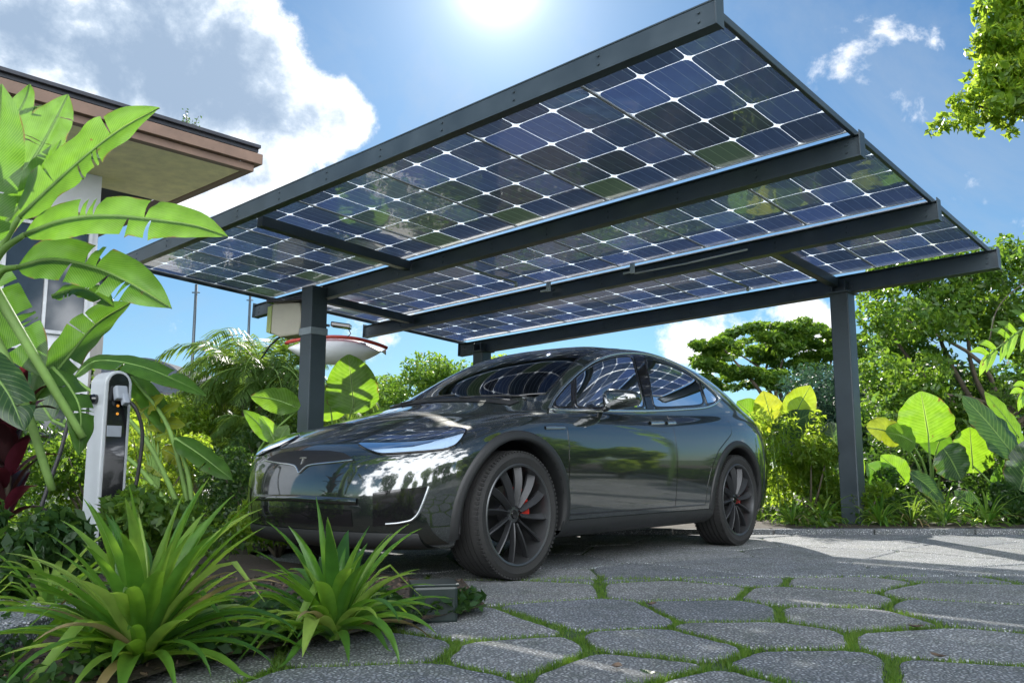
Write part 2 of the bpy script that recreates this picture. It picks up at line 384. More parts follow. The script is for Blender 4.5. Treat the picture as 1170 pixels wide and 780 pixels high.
M_recess = pbr('nose_recess', (.006,.006,.007), .45)
M_spoke = pbr('spoke_black', (.035,.037,.04), .38, .3)
# ------------------------------------------------------------------ window outlines traced on the skin (photo pixels)
FG_T = [(657,431),(668,421.5),(683,413.5),(703,407.5),(722,406.5)]; FG_B = [(657,465.5),(675,466.5),(700,466.5),(720,466.5),(737,466.5)]
RG_T = [(737,409),(752,411.5),(773,420),(788,428.5),(797,435)]; RG_B = [(747,466),(762,466),(780,465),(795,464),(805,462.5)]
QG_T = [(800,438),(806,442),(812,447),(818,453.5)]; QG_B = [(808,462),(812,461.5),(816,460.5),(819.5,458)]
TG_T = [(633,458),(640,449),(647,440.5),(654,434)]; TG_B = [(634,465),(641,465.3),(648,465.5),(654,465.5)]
sidepolys = [a+b[::-1] for a, b in ((FG_T, FG_B), (RG_T, RG_B), (QG_T, QG_B), (TG_T, TG_B))]
def shrink(poly, k):
    cx = sum(p[0] for p in poly)/len(poly); cy = sum(p[1] for p in poly)/len(poly)
    return [(cx+(x-cx)*k, cy+(y-cy)*k) for x, y in poly]
holes = [shrink(p, .97) for p in sidepolys]
def car_proj(p):
    return proj(CAR_ROT @ p + CAR_O)
# windscreen and glass roof in plan: |y| limit as function of x
def ws_lim(x):
    return float(np.interp(x, [1.22, 1.30, 1.45, 1.7, 2.0, 2.3, 2.7, 3.0], [.0, .56, .72, .665, .60, .56, .50, .47]))
def in_ws(x, y, m=0.0): return 1.24+.16*y*y+m < x < 2.80-m and abs(y) < ws_lim(x)-m
def topcast(x, y): return hit((x, y, 3), (0, 0, -1))
bm = body_bm
for ax in (1.405, 2.805, 3.80):                       # door shut lines: real cuts
    bmesh.ops.bisect_plane(bm, geom=bm.verts[:]+bm.edges[:]+bm.faces[:], plane_co=(ax, 0, 0), plane_no=(1, 0, 0))
bmesh.ops.bisect_plane(bm, geom=bm.verts[:]+bm.edges[:]+bm.faces[:], plane_co=(0, 0, .36), plane_no=(0, 0, 1))
bmesh.ops.bisect_plane(bm, geom=bm.verts[:]+bm.edges[:]+bm.faces[:], plane_co=(0, 0, 1.065), plane_no=(0, 0, 1))
kill = []; doorf = {('f', -1): [], ('f', 1): [], ('r', -1): [], ('r', 1): []}
for f in bm.faces:
    c = f.calc_center_median(); dead = False
    for ax in (WF, WR_):
        if abs(c.y) > .62 and (c.x-ax)**2+(c.z-WRAD)**2 < .462**2: dead = True
    if not dead and c.z > 1.0 and abs(c.y) > .45 and 1.3 < c.x < 4.4:
        q = car_proj(Vector((c.x, -abs(c.y), c.z)))
        if any(pip(q[0], q[1], h) for h in holes): dead = True
    if not dead and c.z > 1.02 and in_ws(c.x, c.y, .025) and f.normal.z > .2: dead = True
    if dead: kill.append(f); continue
    if abs(c.y) > .6 and .36 < c.z < 1.065:
        s = 1 if c.y > 0 else -1
        if 1.405 < c.x < 2.805: doorf[('f', s)].append(f)
        elif 2.805 < c.x < 3.80 and (c.x-WR_)**2+(c.z-WRAD)**2 > .56**2: doorf[('r', s)].append(f)
bmesh.ops.delete(bm, geom=kill, context='FACES')
def split_off(faces, name):
    vmap = {}; vs_ = []; fs_ = []
    for f in faces:
        t = []
        for v in f.verts:
            if v not in vmap: vmap[v] = len(vs_); vs_.append(v.co.copy())
            t.append(vmap[v])
        fs_.append(t)
    o = mesh_obj(name, vs_, fs_, M_paint, car, smooth=True)
    return o
doors = {}
for k_, fs in doorf.items():
    fs = [f for f in fs if f.is_valid]; doors[k_] = split_off(fs, 'door')
bmesh.ops.delete(bm, geom=[f for v in doorf.values() for f in v if f.is_valid], context='FACES')
me = bpy.data.meshes.new('body'); bm.to_mesh(me); me.materials.append(M_paint); me.polygons.foreach_set('use_smooth', [True]*len(me.polygons))
body = bpy.data.objects.new('body', me); COL.objects.link(body); body.parent = car
# ------------------------------------------------------------------ glass
def gasket(poly, par, w=.022, mat=None):
    P = [Vector((a, b, 0)) for a, b in poly+[poly[0]]]
    drape_line([(p.x, p.y) for p in P], w, mat or M_gloss, 'window_seal', par, n=56, off=.005, th=.003)
for (T, B, mt) in ((FG_T, FG_B, M_tint), (RG_T, RG_B, M_tintd), (QG_T, QG_B, M_tintd), (TG_T, TG_B, M_tintd)):
    ws = drape_patch(T, B, mt, 'side_window', car, nx=22, ny=8, off=.002)
    P = [Vector((a, b, 0)) for a, b in T+B[::-1]+[T[0]]]
    sl_ = drape_line([(p.x, p.y) for p in P], .024, M_gloss, 'window_seal', car, n=60, off=.004, th=.003)
    for a, b in zip(ws, sl_): b.parent = a
# centre pillar, black
drape_patch([(724,406),(729,406.3),(735,407.5)], [(739,467),(743,467),(747,467)], M_gloss, 'door_pillar', car, nx=6, ny=14, off=.004)
DLO = [(627,467.5),(633,456),(641,445.5),(652,434),(663,424),(681,412),(702,404.8),(727,403.5),(751,407.5),(774,416.5),(794,429),(812,443.5),(823,455.5),(818,460.5),(805,465.5),(780,467.5),(741,469.3),(690,469),(650,468.5),(627,467.5)]
drape_line([tuple(p)[:2] for p in catmull([(a, b, 0) for a, b in DLO[:13]], 5)], .019, M_chrome, 'chrome_trim', car, n=90, off=.008, th=.004)
drape_line([tuple(p)[:2] for p in catmull([(a, b, 0) for a, b in DLO[12:]], 5)], .019, M_chrome, 'chrome_trim', car, n=70, off=.008, th=.004)
# windscreen: swept patch from the cowl to the middle of the roof
P = []
for j in range(25):
    y = -1+2*j/24; row = []
    for i in range(44):
        t = i/43; x = 1.225+(2.80-1.225)*t
        yy = y*ws_lim(max(x, 1.30)); xx = x+(.16*yy*yy)*(1-t)
        h = topcast(xx, yy); row.append(h[0]+h[1]*.003)
    P.append(row)
MB().grid(P).build('windscreen', M_wind, car, smooth=True)
for s in (-1, 1):
    pts = []
    for i in range(40):
        t = i/39; x = 1.30+(2.80-1.30)*t; y = s*(ws_lim(x)-.004); h = topcast(x+.16*y*y*(1-t), y); pts.append(h[0]+h[1]*.004)
    MB().tube([p-Vector((0, 0, .004)) for p in pts], [.010-.008*(i/39)**2 for i in range(40)], 6).build('screen_seal', M_gloss, car, smooth=True)
pts = [topcast(1.228+.16*(y*.6)**2, y*.6) for y in np.linspace(-1, 1, 20)]
MB().tube([p[0]+p[1]*.003 for p in pts], .014, 6).build('screen_seal', M_gloss, car, smooth=True)
# cowl panel and wipers
P = [[(lambda h: h[0]+h[1]*.004)(topcast(1.14+.10*t+.16*y*y, y)) for y in np.linspace(-.66, .66, 24)] for t in (0, .33, .66, 1)]
MB().grid(P).build('cowl_panel', M_trim, car, smooth=True)
for (ya, yb, xe) in ((-.20, -.66, 1.31), (.42, -.08, 1.28)):
    pts = [topcast(1.20+(xe-1.20)*t+.16*y*y, y)[0]+Vector((0, 0, .012)) for t, y in ((t, ya+(yb-ya)*t) for t in np.linspace(0, 1, 12))]
    MB().tube(pts, [.008-.003*i/11 for i in range(12)], 6).build('wiper', M_trim, car, smooth=True)
# rear window
P = [[(lambda h: h[0]+h[1]*.004)(topcast(3.72+.78*t, y*(.50-.02*t))) for y in np.linspace(-1, 1, 22)] for t in np.linspace(0, 1, 16)]
MB().grid([r[::-1] for r in P]).build('rear_window', M_gloss, car, smooth=True)
# ------------------------------------------------------------------ seams, handles, badges
def seam(pts, w=.010): return drape_line(pts, w, M_gloss, 'panel_gap', car, n=40, off=.0006, th=.0012)
def sidefn(x, z):
    h = hit((x, -4, z), (0, 1, 0))
    return h if h else (BV.find_nearest(Vector((x, -1, z)))[0], Vector((0, -1, 0)))
for x0 in (1.405, 2.805):
    drape_line([(x0, 1.06), (x0, .7), (x0, .37)], .011, M_gloss, 'panel_gap', car, n=30, off=.0008, th=.0012, fn=sidefn)
drape_line([(3.80, 1.06), (3.79, .95), (3.66, .885), (3.5, .80), (3.37, .66), (3.31, .52), (3.29, .37)], .011, M_gloss, 'panel_gap', car, n=40, off=.0008, th=.0012, fn=sidefn)
drape_line([(1.405, .362), (2.3, .362), (3.29, .362)], .011, M_gloss, 'panel_gap', car, n=40, off=.0008, th=.0012, fn=sidefn)
seam([(388,521),(400,511),(420,499),(452,491),(500,482),(560,472),(618,467)])
for (a, b), par in (((742.5, 757.5), 'f'), ((761.5, 771), 'r')):
    hs = drape_line([(a, 483.2), (b, 482.8)], .028, M_chrome, 'door_handle', car, n=10, off=.010, th=.005)
    hs[0].parent = doors[(par, -1)] if hs[0].data.vertices[0].co.y < 0 else doors[(par, 1)]
    hs[1].parent = doors[(par, 1)] if hs[1].data.vertices[0].co.y > 0 else doors[(par, -1)]
drape_line([(623,488.6), (640,488.4), (645,488.6)], .022, M_satin, 'fender_badge', car, n=14, off=.006, th=.004)
# sill, lower cladding
def side_patch(xs, ztop, zbot, name, mat, off=.012, nx=50, ny=5):
    rows_ = []
    for j in range(ny+1):
        row = []
        for x in np.linspace(xs[0], xs[1], nx):
            z = ztop(x)+(zbot(x)-ztop(x))*j/ny; h = sidefn(x, z); row.append(Vector((h[0].x, h[0].y-off*math.sin(PI*min(max(.08+.84*j/ny, 0), 1))**.5, z)))
        rows_.append(row)
    for s in (1, -1):
        Q = [[Vector((p.x, p.y*s, p.z)) for p in r] for r in rows_]
        if s < 0: Q = [r[::-1] for r in Q]
        MB().grid(Q).build(name, mat, car, smooth=True)
side_patch((1.36, 3.42), lambda x: .325, lambda x: .215, 'sill', M_trim, .016)
# wheel arch cladding and dark wheel wells
for ax in (WF, WR_):
    A0, A1 = R(-14), R(194); rows_ = []
    for a in np.linspace(A0, A1, 61):
        row = []
        for r_, o_ in ((.515, .0), (.511, .008), (.50, .012), (.48, .013), (.462, .014), (.455, -.02), (.455, -.09)):
            x = ax-r_*math.cos(a); z = WRAD+r_*math.sin(a); zz = max(z, .235); xx = min(max(x, .16), 4.93)
            rr_ = max(r_, .465); hx = min(max(ax-rr_*math.cos(a), .16), 4.93); hz = max(WRAD+rr_*math.sin(a), .235)
            h = sidefn(hx, hz); row.append(Vector((x, max(h[0].y, -1.02)-o_, z)))
        rows_.append(row)
    for s in (1, -1):
        Q = [[Vector((p.x, p.y*s, max(p.z, .20))) for p in r] for r in rows_]
        if s < 0: Q = [r[::-1] for r in Q]
        MB().grid(Q).build('wheel_arch', M_trim, car, smooth=True)
        mb = MB(); W_ = [[Vector((ax-.47*math.cos(a), s*y, WRAD+.47*math.sin(a))) for y in (.93, .75, .60)] for a in np.linspace(R(-10), R(190), 30)]
        mb.grid(W_); n0 = len(mb.v)
        mb.add([Vector((ax, s*.60, WRAD))]+[w[2] for w in W_], [(0, i+1, i+2) for i in range(29)])
        mb.build('wheel_well', M_seat, car, smooth=False)
# underbody
MB().box((2.45, 0, .27), (3.9, 1.45, .10), bev=.02).build('underbody', M_trim, car)
# ------------------------------------------------------------------ front end
def nosefn(y, z):
    h = hit((-2, y, z), (1, 0, 0)); return h
zn = .705
drape_patch([(-.43,zn+.005),(-.40,zn+.022),(-.33,zn+.044),(-.2,zn+.058),(0,zn+.062),(.2,zn+.058),(.33,zn+.044),(.40,zn+.022),(.43,zn+.005)], [(-.43,zn),(-.3,zn-.010),(-.1,zn-.020),(-.04,zn-.034),(0,zn-.075),(.04,zn-.034),(.1,zn-.020),(.3,zn-.010),(.43,zn)], M_recess, 'nose_panel', car, nx=60, ny=5, off=.004, both=False, fn=nosefn)
drape_line([(-.43,zn+.002),(-.3,zn-.010),(-.12,zn-.022),(-.06,zn-.030),(-.03,zn-.048),(0,zn-.078),(.03,zn-.048),(.06,zn-.030),(.12,zn-.022),(.3,zn-.010),(.43,zn+.002)], .010, M_chrome, 'nose_trim', car, n=90, off=.008, th=.003, both=False, fn=nosefn)
# emblem: tapering upright under a curved bar
zc = zn+.006
eb = MB()
ptsb = [(y, zc+.017-.35*y*y*8) for y in np.linspace(-.033, .033, 9)]
r1 = [nosefn(y, z)[0]-Vector((.010, 0, 0)) for y, z in ptsb]; r2 = [nosefn(y, z-.006)[0]-Vector((.010, 0, 0)) for y, z in ptsb]
r0 = [p+Vector((.01, 0, 0)) for p in r1]; r3 = [p+Vector((.01, 0, 0)) for p in r2]
eb.grid([r0, r1, r2, r3])
st = [(.008, zc+.009), (.0065, zc+.002), (.004, zc-.012), (.0015, zc-.026)]
eb.grid([[nosefn(-w, z)[0], nosefn(-w, z)[0]-Vector((.010, 0, 0)), nosefn(w, z)[0]-Vector((.010, 0, 0)), nosefn(w, z)[0]] for w, z in st])
eb.build('emblem', M_chrome, car)
# headlight
HT = [(410,508),(416,503.5),(424,499.5),(449,494),(480,491),(515,489.5),(533,491)]; HB = [(410.5,508.6),(416,512.2),(422,514.8),(431,518),(440,519),(471,517),(507,513.5),(520,509),(528,501),(532.5,492)]
lamps = drape_patch(HT, HB, M_lampd, 'headlight', car, nx=34, ny=10, off=.002)
B1 = HB[:-1]+[(532,492.5)]
up = [(420,505.5),(424,507.5),(430,511),(440,513.2),(471,511.3),(494,506),(503,501),(508,496),(511,491)]
bands = drape_patch(up, [(411,508.6),(416,511.5),(422,514),(431,517.2),(440,518.2),(471,516.2),(507,512.7),(519.5,508.2),(527.5,500.2),(531.5,492.2)], M_lamp, 'light_band', car, nx=34, ny=4, off=.006)
inner = drape_line([(441,505),(460,504.5),(480,501),(495,497.5),(505,492.5)], .016, M_lamp, 'light_strip', car, n=24, off=.005, th=.003)
lens = drape_patch(HT, HB, M_lens, 'lens', car, nx=34, ny=8, off=.011)
for a, b, c, d in zip(lamps, bands, inner, lens): b.parent = c.parent = d.parent = a
# side intake with its bright L trim
drape_patch([(426,563),(440,560.5),(458,558),(489,556)], [(426,601),(455,598),(470,595),(480,583)], M_gloss, 'side_intake', car, nx=20, ny=8, off=.003)
drape_line([(490,555.5),(486,567),(481,580),(477,588),(470,594.5),(455,597.5),(441,598.5)], .016, M_satin, 'intake_trim', car, n=36, off=.008, th=.005)
olp = [tuple(p)[:2] for p in catmull([(x_, y_, 0) for x_, y_ in HT+HB[::-1]], 3)]
drape_line(olp, .010, M_gloss, 'lamp_surround', car, n=90, off=.010, th=.003)
for (xa, ya, xb, yb) in ((452,503,455,512),(470,499.5,473,510.5),(488,497,491,507.5)): drape_line([(xa, ya), (xb, yb)], .010, M_gloss, 'lamp_divider', car, n=8, off=.0045, th=.002)
# lower front grille and apron
def frontfn(y, z):
    h = hit((-3, y, z), (1, 0, 0)); return h if h else BV.find_nearest(Vector((0, y, z)))[:2]
def front_patch(y0, y1, z0, z1, mat, name, off, nx=30, ny=6):
    P = []
    for j in range(ny+1):
        z = z0+(z1-z0)*j/ny; P.append([(lambda h: h[0]+h[1]*off*math.sin(PI*(.1+.8*j/ny)))(frontfn(y, z)) for y in np.linspace(y0, y1, nx)])
    MB().grid(P).build(name, mat, car, smooth=True)
front_patch(-.46, .46, .43, .335, M_gloss, 'front_grille', .004)
drape_line([(y, .485-.02*abs(y)) for y in np.linspace(-.50, .50, 12)], .04, M_paint, 'bumper_lip', car, n=70, off=.006, th=.014, both=False, fn=frontfn)
front_patch(-.80, .80, .305, .21, M_trim, 'front_apron', .018)
def rearfn(y, z):
    h = hit((8, y, z), (-1, 0, 0)); return h if h else BV.find_nearest(Vector((5, y, z)))[:2]
for s in (-1, 1):
    P = [[(lambda h: h[0]+h[1]*.006)(rearfn(s*y, z)) for y in np.linspace(.42, .86, 16)] for z in np.linspace(.90, 1.0, 6)]
    if s > 0: P = [r[::-1] for r in P]
    MB().grid(P).build('tail_lamp', M_red, car, smooth=True)
# ------------------------------------------------------------------ mirrors
for s in (-1, 1):
    mb = MB(); c = Vector((1.93, s*1.075, 1.135)); vs_ = []
    nu, nv = 20, 10; G = []
    for j in range(nv+1):
        ph = -PI/2+PI*j/nv; row = []
        for i in range(nu+1):
            a = 2*PI*i/nu; ca, sa = math.cos(a), math.sin(a); se = lambda v, p: math.copysign(abs(v)**p, v)
            x = .075*se(math.sin(ph), .7)*1.0; y = .135*se(ca, .62)*math.cos(ph)**.5; z = .068*se(sa, .62)*math.cos(ph)**.5
            if x > .03: x = .03
            y2 = y; z2 = z*(1-.25*(y*s/.135)); row.append(c+Vector((x-.25*0+(.10*(y*s)), y2, z2)))
        G.append(row)
    mb.grid(G); mir_o = mb.build('wing_mirror', M_paint, car, smooth=True)
    g2 = MB().box((0, 0, 0), (.004, .225, .10), bev=.0015); g2.v = [c+Vector((.036+.10*(v.y*s)+v.x, v.y, v.z)) for v in g2.v]; g2.build('mirror_glass', M_chrome, mir_o)
    MB().tube([c+Vector((0, -s*.09, -.04)), c+Vector((.0, -s*.13, -.06)), c+Vector((0, -s*.19, -.065))], [.022, .02, .026], 10).build('mirror_arm', M_gloss, mir_o, smooth=True)
# ------------------------------------------------------------------ interior
MB().box((2.5, 0, .40), (2.9, 1.5, .05)).build('cabin_floor', M_seat, car)
MB().box((1.62, 0, .93), (.42, 1.45, .20), bev=.05).build('dashboard', M_seat, car)
for (sx, yy) in ((2.35, -.38), (2.35, .38), (3.25, -.40), (3.25, .40)):
    st_ = MB().box((sx, yy, .68), (.52, .50, .16), bev=.05).box((sx+.30, yy, 1.0), (.14, .48, .62), Matrix.Rotation(R(16), 3, 'Y'), .05).box((sx+.39, yy, 1.36), (.09, .26, .18), Matrix.Rotation(R(12), 3, 'Y'), .035)
    st_.build('seat', M_seat, car)
pts = [Vector((1.93+.06*math.sin(a), -.38+.18*math.cos(a), 1.0+.17*math.sin(a))) for a in np.linspace(0, 2*PI, 25)[:-1]]
MB().tube(pts, .014, 8, closed=True).tube([(1.93, -.38, 1.0), (1.7, -.38, .95)], .03, 8).tube([(1.93, -.55, 1.0), (1.93, -.21, 1.0)], .012, 6).build('steering_wheel', M_seat, car, smooth=True)
MB().box((1.95, 0, 1.40), (.03, .24, .06), bev=.012).build('rear_view_mirror', M_seat, car)
# ------------------------------------------------------------------ wheels
def blade(mb, a0, n=10):
    """one swept spoke: a wedge from hub to rim with a raised leading edge"""
    A = []; 
    for i in range(n+1):
        t = i/n; r_ = .052+.242*t; sw = .07*t*t; w = .026+.016*t**1.5
        aa = a0+sw; ca, sa = math.cos(aa), math.sin(aa); tx, tz = -sa, ca
        dep_ = -.006-.020*math.sin(PI*t*.9)
        row = []
        for (q, y) in ((-w*.5, .028), (-w*.5, -.004), (-w*.5+.006, -.008), (w*.15, .010), (w*.5, .022), (w*.5, .034)):
            row.append(Vector((r_*ca+tx*q, dep_+y*(1+.2*t), r_*sa+tz*q)))
        A.append(row)
    mb.grid(A)
def make_wheel():
    w = empty('wheel'); w.parent = car
    tp = [(-.125,.29),(-.13,.315),(-.138,.345),(-.128,.368),(-.11,.379)]
    for i in range(5):
        y0 = -.10+.04*i; tp += [(y0, .383), (y0+.03, .3845), (y0+.0305, .376), (y0+.0385, .376)]
    tp += [(.10,.382),(.128,.368),(.138,.345),(.13,.315),(.125,.29)]
    ty = MB().lathe(tp, 96)
    for k in range(84):          # shoulder tread blocks
        a = 2*PI*k/84; 
        for s in (-1, 1):
            M = Matrix.Rotation(-a, 3, 'Y') ; ty.box(M @ Vector((.3755, s*.116, 0)), (.012, .026, .017), M)
    ty.build('tyre', M_tyre, w, auto=35)
    rm = MB().lathe([(-.118,.300),(-.130,.306),(-.134,.300),(-.130,.290),(-.10,.283),(-.02,.275),(.08,.27),(.12,.29),(.12,.302)], 80)
    rm.lathe([(-.085,.0),(-.085,.030),(-.08,.052),(-.05,.060),(.02,.062)], 40)
    rim = rm.build('rim', M_rim, w, auto=35)
    sp = MB()
    for k in range(12): blade(sp, 2*PI*k/12)
    sp.v = [v+Vector((0, -.088, 0)) for v in sp.v]; sp.build('spokes', M_spoke, w, auto=30)
    MB().lathe([(-.0,.0),(-.0,.17),(.02,.172),(.02,0)], 48).build('brake_disc', M_disc, w, auto=30)
    cl = MB()
    for a in np.linspace(R(8), R(62), 8):
        M = Matrix.Rotation(-a, 3, 'Y'); cl.box(M @ Vector((.155, -.02, 0)), (.075, .06, .035), M, .006)
    cl.build('caliper', M_red, w)
    MB().lathe([(-.094,.0),(-.094,.024),(-.086,.028)], 24).build('hub_cap', M_gloss, w)
    return w
w0 = make_wheel(); first = True
for ax in (WF, WR_):
    for s in (-1, 1):
        w = w0 if first else copy_tree(w0, car); first = False
        w.location = (ax, s*.852, .384); w.rotation_euler = (0, R(17*(ax > 2)+8), PI if s > 0 else 0)
# ------------------------------------------------------------------ solar carport: roof plane fitted to the photo
M_steel = pbr('steel_paint', (.045,.063,.076), .38, .15, var=.14, nscale=3, bump=.06, bscale=90, rvar=.25)
M_steel2 = pbr('galvanised_bracket', (.28,.33,.36), .45, .5, var=.2)
M_alu = pbr('panel_frame', (.30,.32,.34), .4, .6, var=.08)
M_conduit = pbr('white_conduit', (.62,.66,.62), .45, var=.1)
def mat_cell():
    """dark silicon cells with thin busbars under glass, each cell a little different"""
    m, nt, out = newmat('solar_cell'); b = N(nt, 'BsdfPrincipled'); L(nt, b.outputs[0], out.inputs[0])
    g = N(nt, 'NewGeometry'); rr = ramp(nt, [(0, (.022,.030,.048)), (.35, (.03,.055,.12)), (.6, (.045,.09,.26)), (.8, (.03,.042,.06)), (1, (.04,.075,.19))], g.outputs['Random Per Island'])
    uv = N(nt, 'UVMap'); sp = N(nt, 'SeparateXYZ'); L(nt, uv.outputs[0], sp.inputs[0])
    w = N(nt, 'Math', operation='FRACT'); mu = N(nt, 'Math', operation='MULTIPLY'); L(nt, sp.outputs[0], mu.inputs[0]); mu.inputs[1].default_value = 4.0; L(nt, mu.outputs[0], w.inputs[0])
    cmp_ = N(nt, 'Math', operation='COMPARE'); L(nt, w.outputs[0], cmp_.inputs[0]); cmp_.inputs[1].default_value = .5; cmp_.inputs[2].default_value = .038
    f2 = N(nt, 'Math', operation='FRACT'); m2 = N(nt, 'Math', operation='MULTIPLY'); L(nt, sp.outputs[0], m2.inputs[0]); m2.inputs[1].default_value = 22.0; L(nt, m2.outputs[0], f2.inputs[0])
    c2 = N(nt, 'Math', operation='COMPARE'); L(nt, f2.outputs[0], c2.inputs[0]); c2.inputs[1].default_value = .5; c2.inputs[2].default_value = .1
    mx = N(nt, 'MixRGB'); L(nt, cmp_.outputs[0], mx.inputs[0]); L(nt, rr.outputs[0], mx.inputs[1]); mx.inputs[2].default_value = (.34,.38,.44,1)
    mx2 = N(nt, 'MixRGB', blend_type='ADD'); sc = N(nt, 'Math', operation='MULTIPLY'); L(nt, c2.outputs[0], sc.inputs[0]); sc.inputs[1].default_value = .35; L(nt, sc.outputs[0], mx2.inputs[0]); L(nt, mx.outputs[0], mx2.inputs[1]); mx2.inputs[2].default_value = (.03,.035,.05,1)
    L(nt, mx2.outputs[0], b.inputs['Base Color']); b.inputs['Roughness'].default_value = .32; b.inputs['Metallic'].default_value = .2
    b.inputs['Coat Weight'].default_value = 1; b.inputs['Coat Roughness'].default_value = .02; b.inputs['Coat IOR'].default_value = 1.6
    tl = N(nt, 'BsdfTranslucent'); tcol = ramp(nt, [(0, (.05,.07,.11)), (.3, (.07,.12,.26)), (.5, (.12,.2,.52)), (.7, (.12,.19,.10)), (.85, (.08,.11,.14)), (1, (.09,.15,.36))], g.outputs['Random Per Island']); L(nt, tcol.outputs[0], tl.inputs[0]); mxs = N(nt, 'MixShader', i_Fac=.16); L(nt, b.outputs[0], mxs.inputs[1]); L(nt, tl.outputs[0], mxs.inputs[2]); L(nt, mxs.outputs[0], out.inputs[0])  # olive stop paints the green reflection and glow into some cells
    # every cell sits at a very slightly different tilt behind the glass, glass itself gently wavy
    co = coords(nt); no = N(nt, 'TexNoise', i_Scale=2.2, i_Detail=2.0); L(nt, co, no.inputs['Vector']); bp = N(nt, 'Bump', i_Strength=.35, i_Distance=.02); L(nt, no.outputs['Fac'], bp.inputs['Height']); L(nt, bp.outputs[0], b.inputs['Coat Normal'])
    return m
def mat_back():
    """milky glass in the gaps: lets the sun glow through"""
    m, nt, out = newmat('encapsulant_glass'); a = N(nt, 'BsdfTranslucent'); a.inputs[0].default_value = (.92,.95,.95,1); d = N(nt, 'BsdfDiffuse'); d.inputs[0].default_value = (.75,.8,.8,1)
    t = N(nt, 'BsdfTransparent'); t.inputs[0].default_value = (.9,.95,.95,1); m1 = N(nt, 'MixShader', i_Fac=.3); L(nt, a.outputs[0], m1.inputs[1]); L(nt, d.outputs[0], m1.inputs[2])
    m2 = N(nt, 'MixShader', i_Fac=.42); L(nt, m1.outputs[0], m2.inputs[1]); L(nt, t.outputs[0], m2.inputs[2]); L(nt, m2.outputs[0], out.inputs[0])
    return m
M_cell = mat_cell(); M_back = mat_back()
PO = Vector((3.744, 9.591, 2.705)); V2 = Vector((.6743, .7358, -.0622)).normalized(); V1 = Vector((-.7525, .6580, -.0286)); V1 = (V1-V2*V1.dot(V2)).normalized(); VN = V2.cross(V1).normalized()
if VN.z < 0: VN = -VN
carport = empty('solar_carport', (PO.x, PO.y, 0), label='steel solar carport with glass panel roof standing over the parked car', cat='carport')
CI = Vector((PO.x, PO.y, 0))
def RP(u, v, h=0): return PO+V1*u+V2*v+VN*h-CI          # roof coordinates, carport local
RM = Matrix((V1, V2, VN)).transposed()
U0, U1 = -1.50, 6.12
def rbeam(mb, a, b, w, h, up=VN, bev=.006): return mb.beam(a, b, w, h, up, bev)
PH = .085    # panel plane height over the fitted plane
# long beams: C-section look (web, two flanges)
for (v, uo, uend, w, h) in ((-5.63, U0-.09, U1+.02, .075, .155), (-3.50, U0-.05, U1+.42, .09, .175), (-1.78, U0-.06, U1+.25, .09, .175), (-.02, U0-.10, U1+.05, .10, .20)):
    mb = MB(); zt = .078 if v < -5 else PH-.004
    rbeam(mb, RP(uo, v, zt-h/2), RP(uend, v, zt-h/2), w*(.9 if v < -5 else .35), h-.02)
    for kk in range(12):
        for dz in (-.028, .028):
            uu = uo+.10+(uend-uo-.2)*kk/11; pb_ = RP(uu, v-w*(.45 if v < -5 else .175), zt-h/2+dz); mb.tube([pb_, pb_-V2*.010], .009, 6)
    rbeam(mb, RP(uo, v, zt-.006), RP(uend, v, zt-.006), w, .010, bev=.002); rbeam(mb, RP(uo, v, zt-h+.006), RP(uend, v, zt-h+.006), w, .012, bev=.002)
    mb.build('roof_beam', M_steel, carport)
    for ue, sg in ((uo, -1), (uend, 1)):
        e = MB(); rbeam(e, RP(ue+sg*.001, v, zt-h/2+.01), RP(ue+sg*.008, v, zt-h/2+.01), w+.012, h+.025, bev=.001); e.build('end_plate', M_steel, carport)
# edge trims along the short sides
for u in (U0-.01, U1+.01):
    mb = MB(); rbeam(mb, RP(u, -5.58, PH+.01), RP(u, .05, PH+.01), .03, .05); mb.build('edge_trim', M_steel, carport)
# cross braces under the panels
for (u, va, vb) in ((3.36, -5.40, -3.56), (.05, -1.72, -.08), (5.3, -3.44, -1.84)):
    mb = MB(); rbeam(mb, RP(u, va, PH-.075), RP(u, vb, PH-.075), .085, .10, bev=.004); mb.build('cross_brace', M_steel, carport)
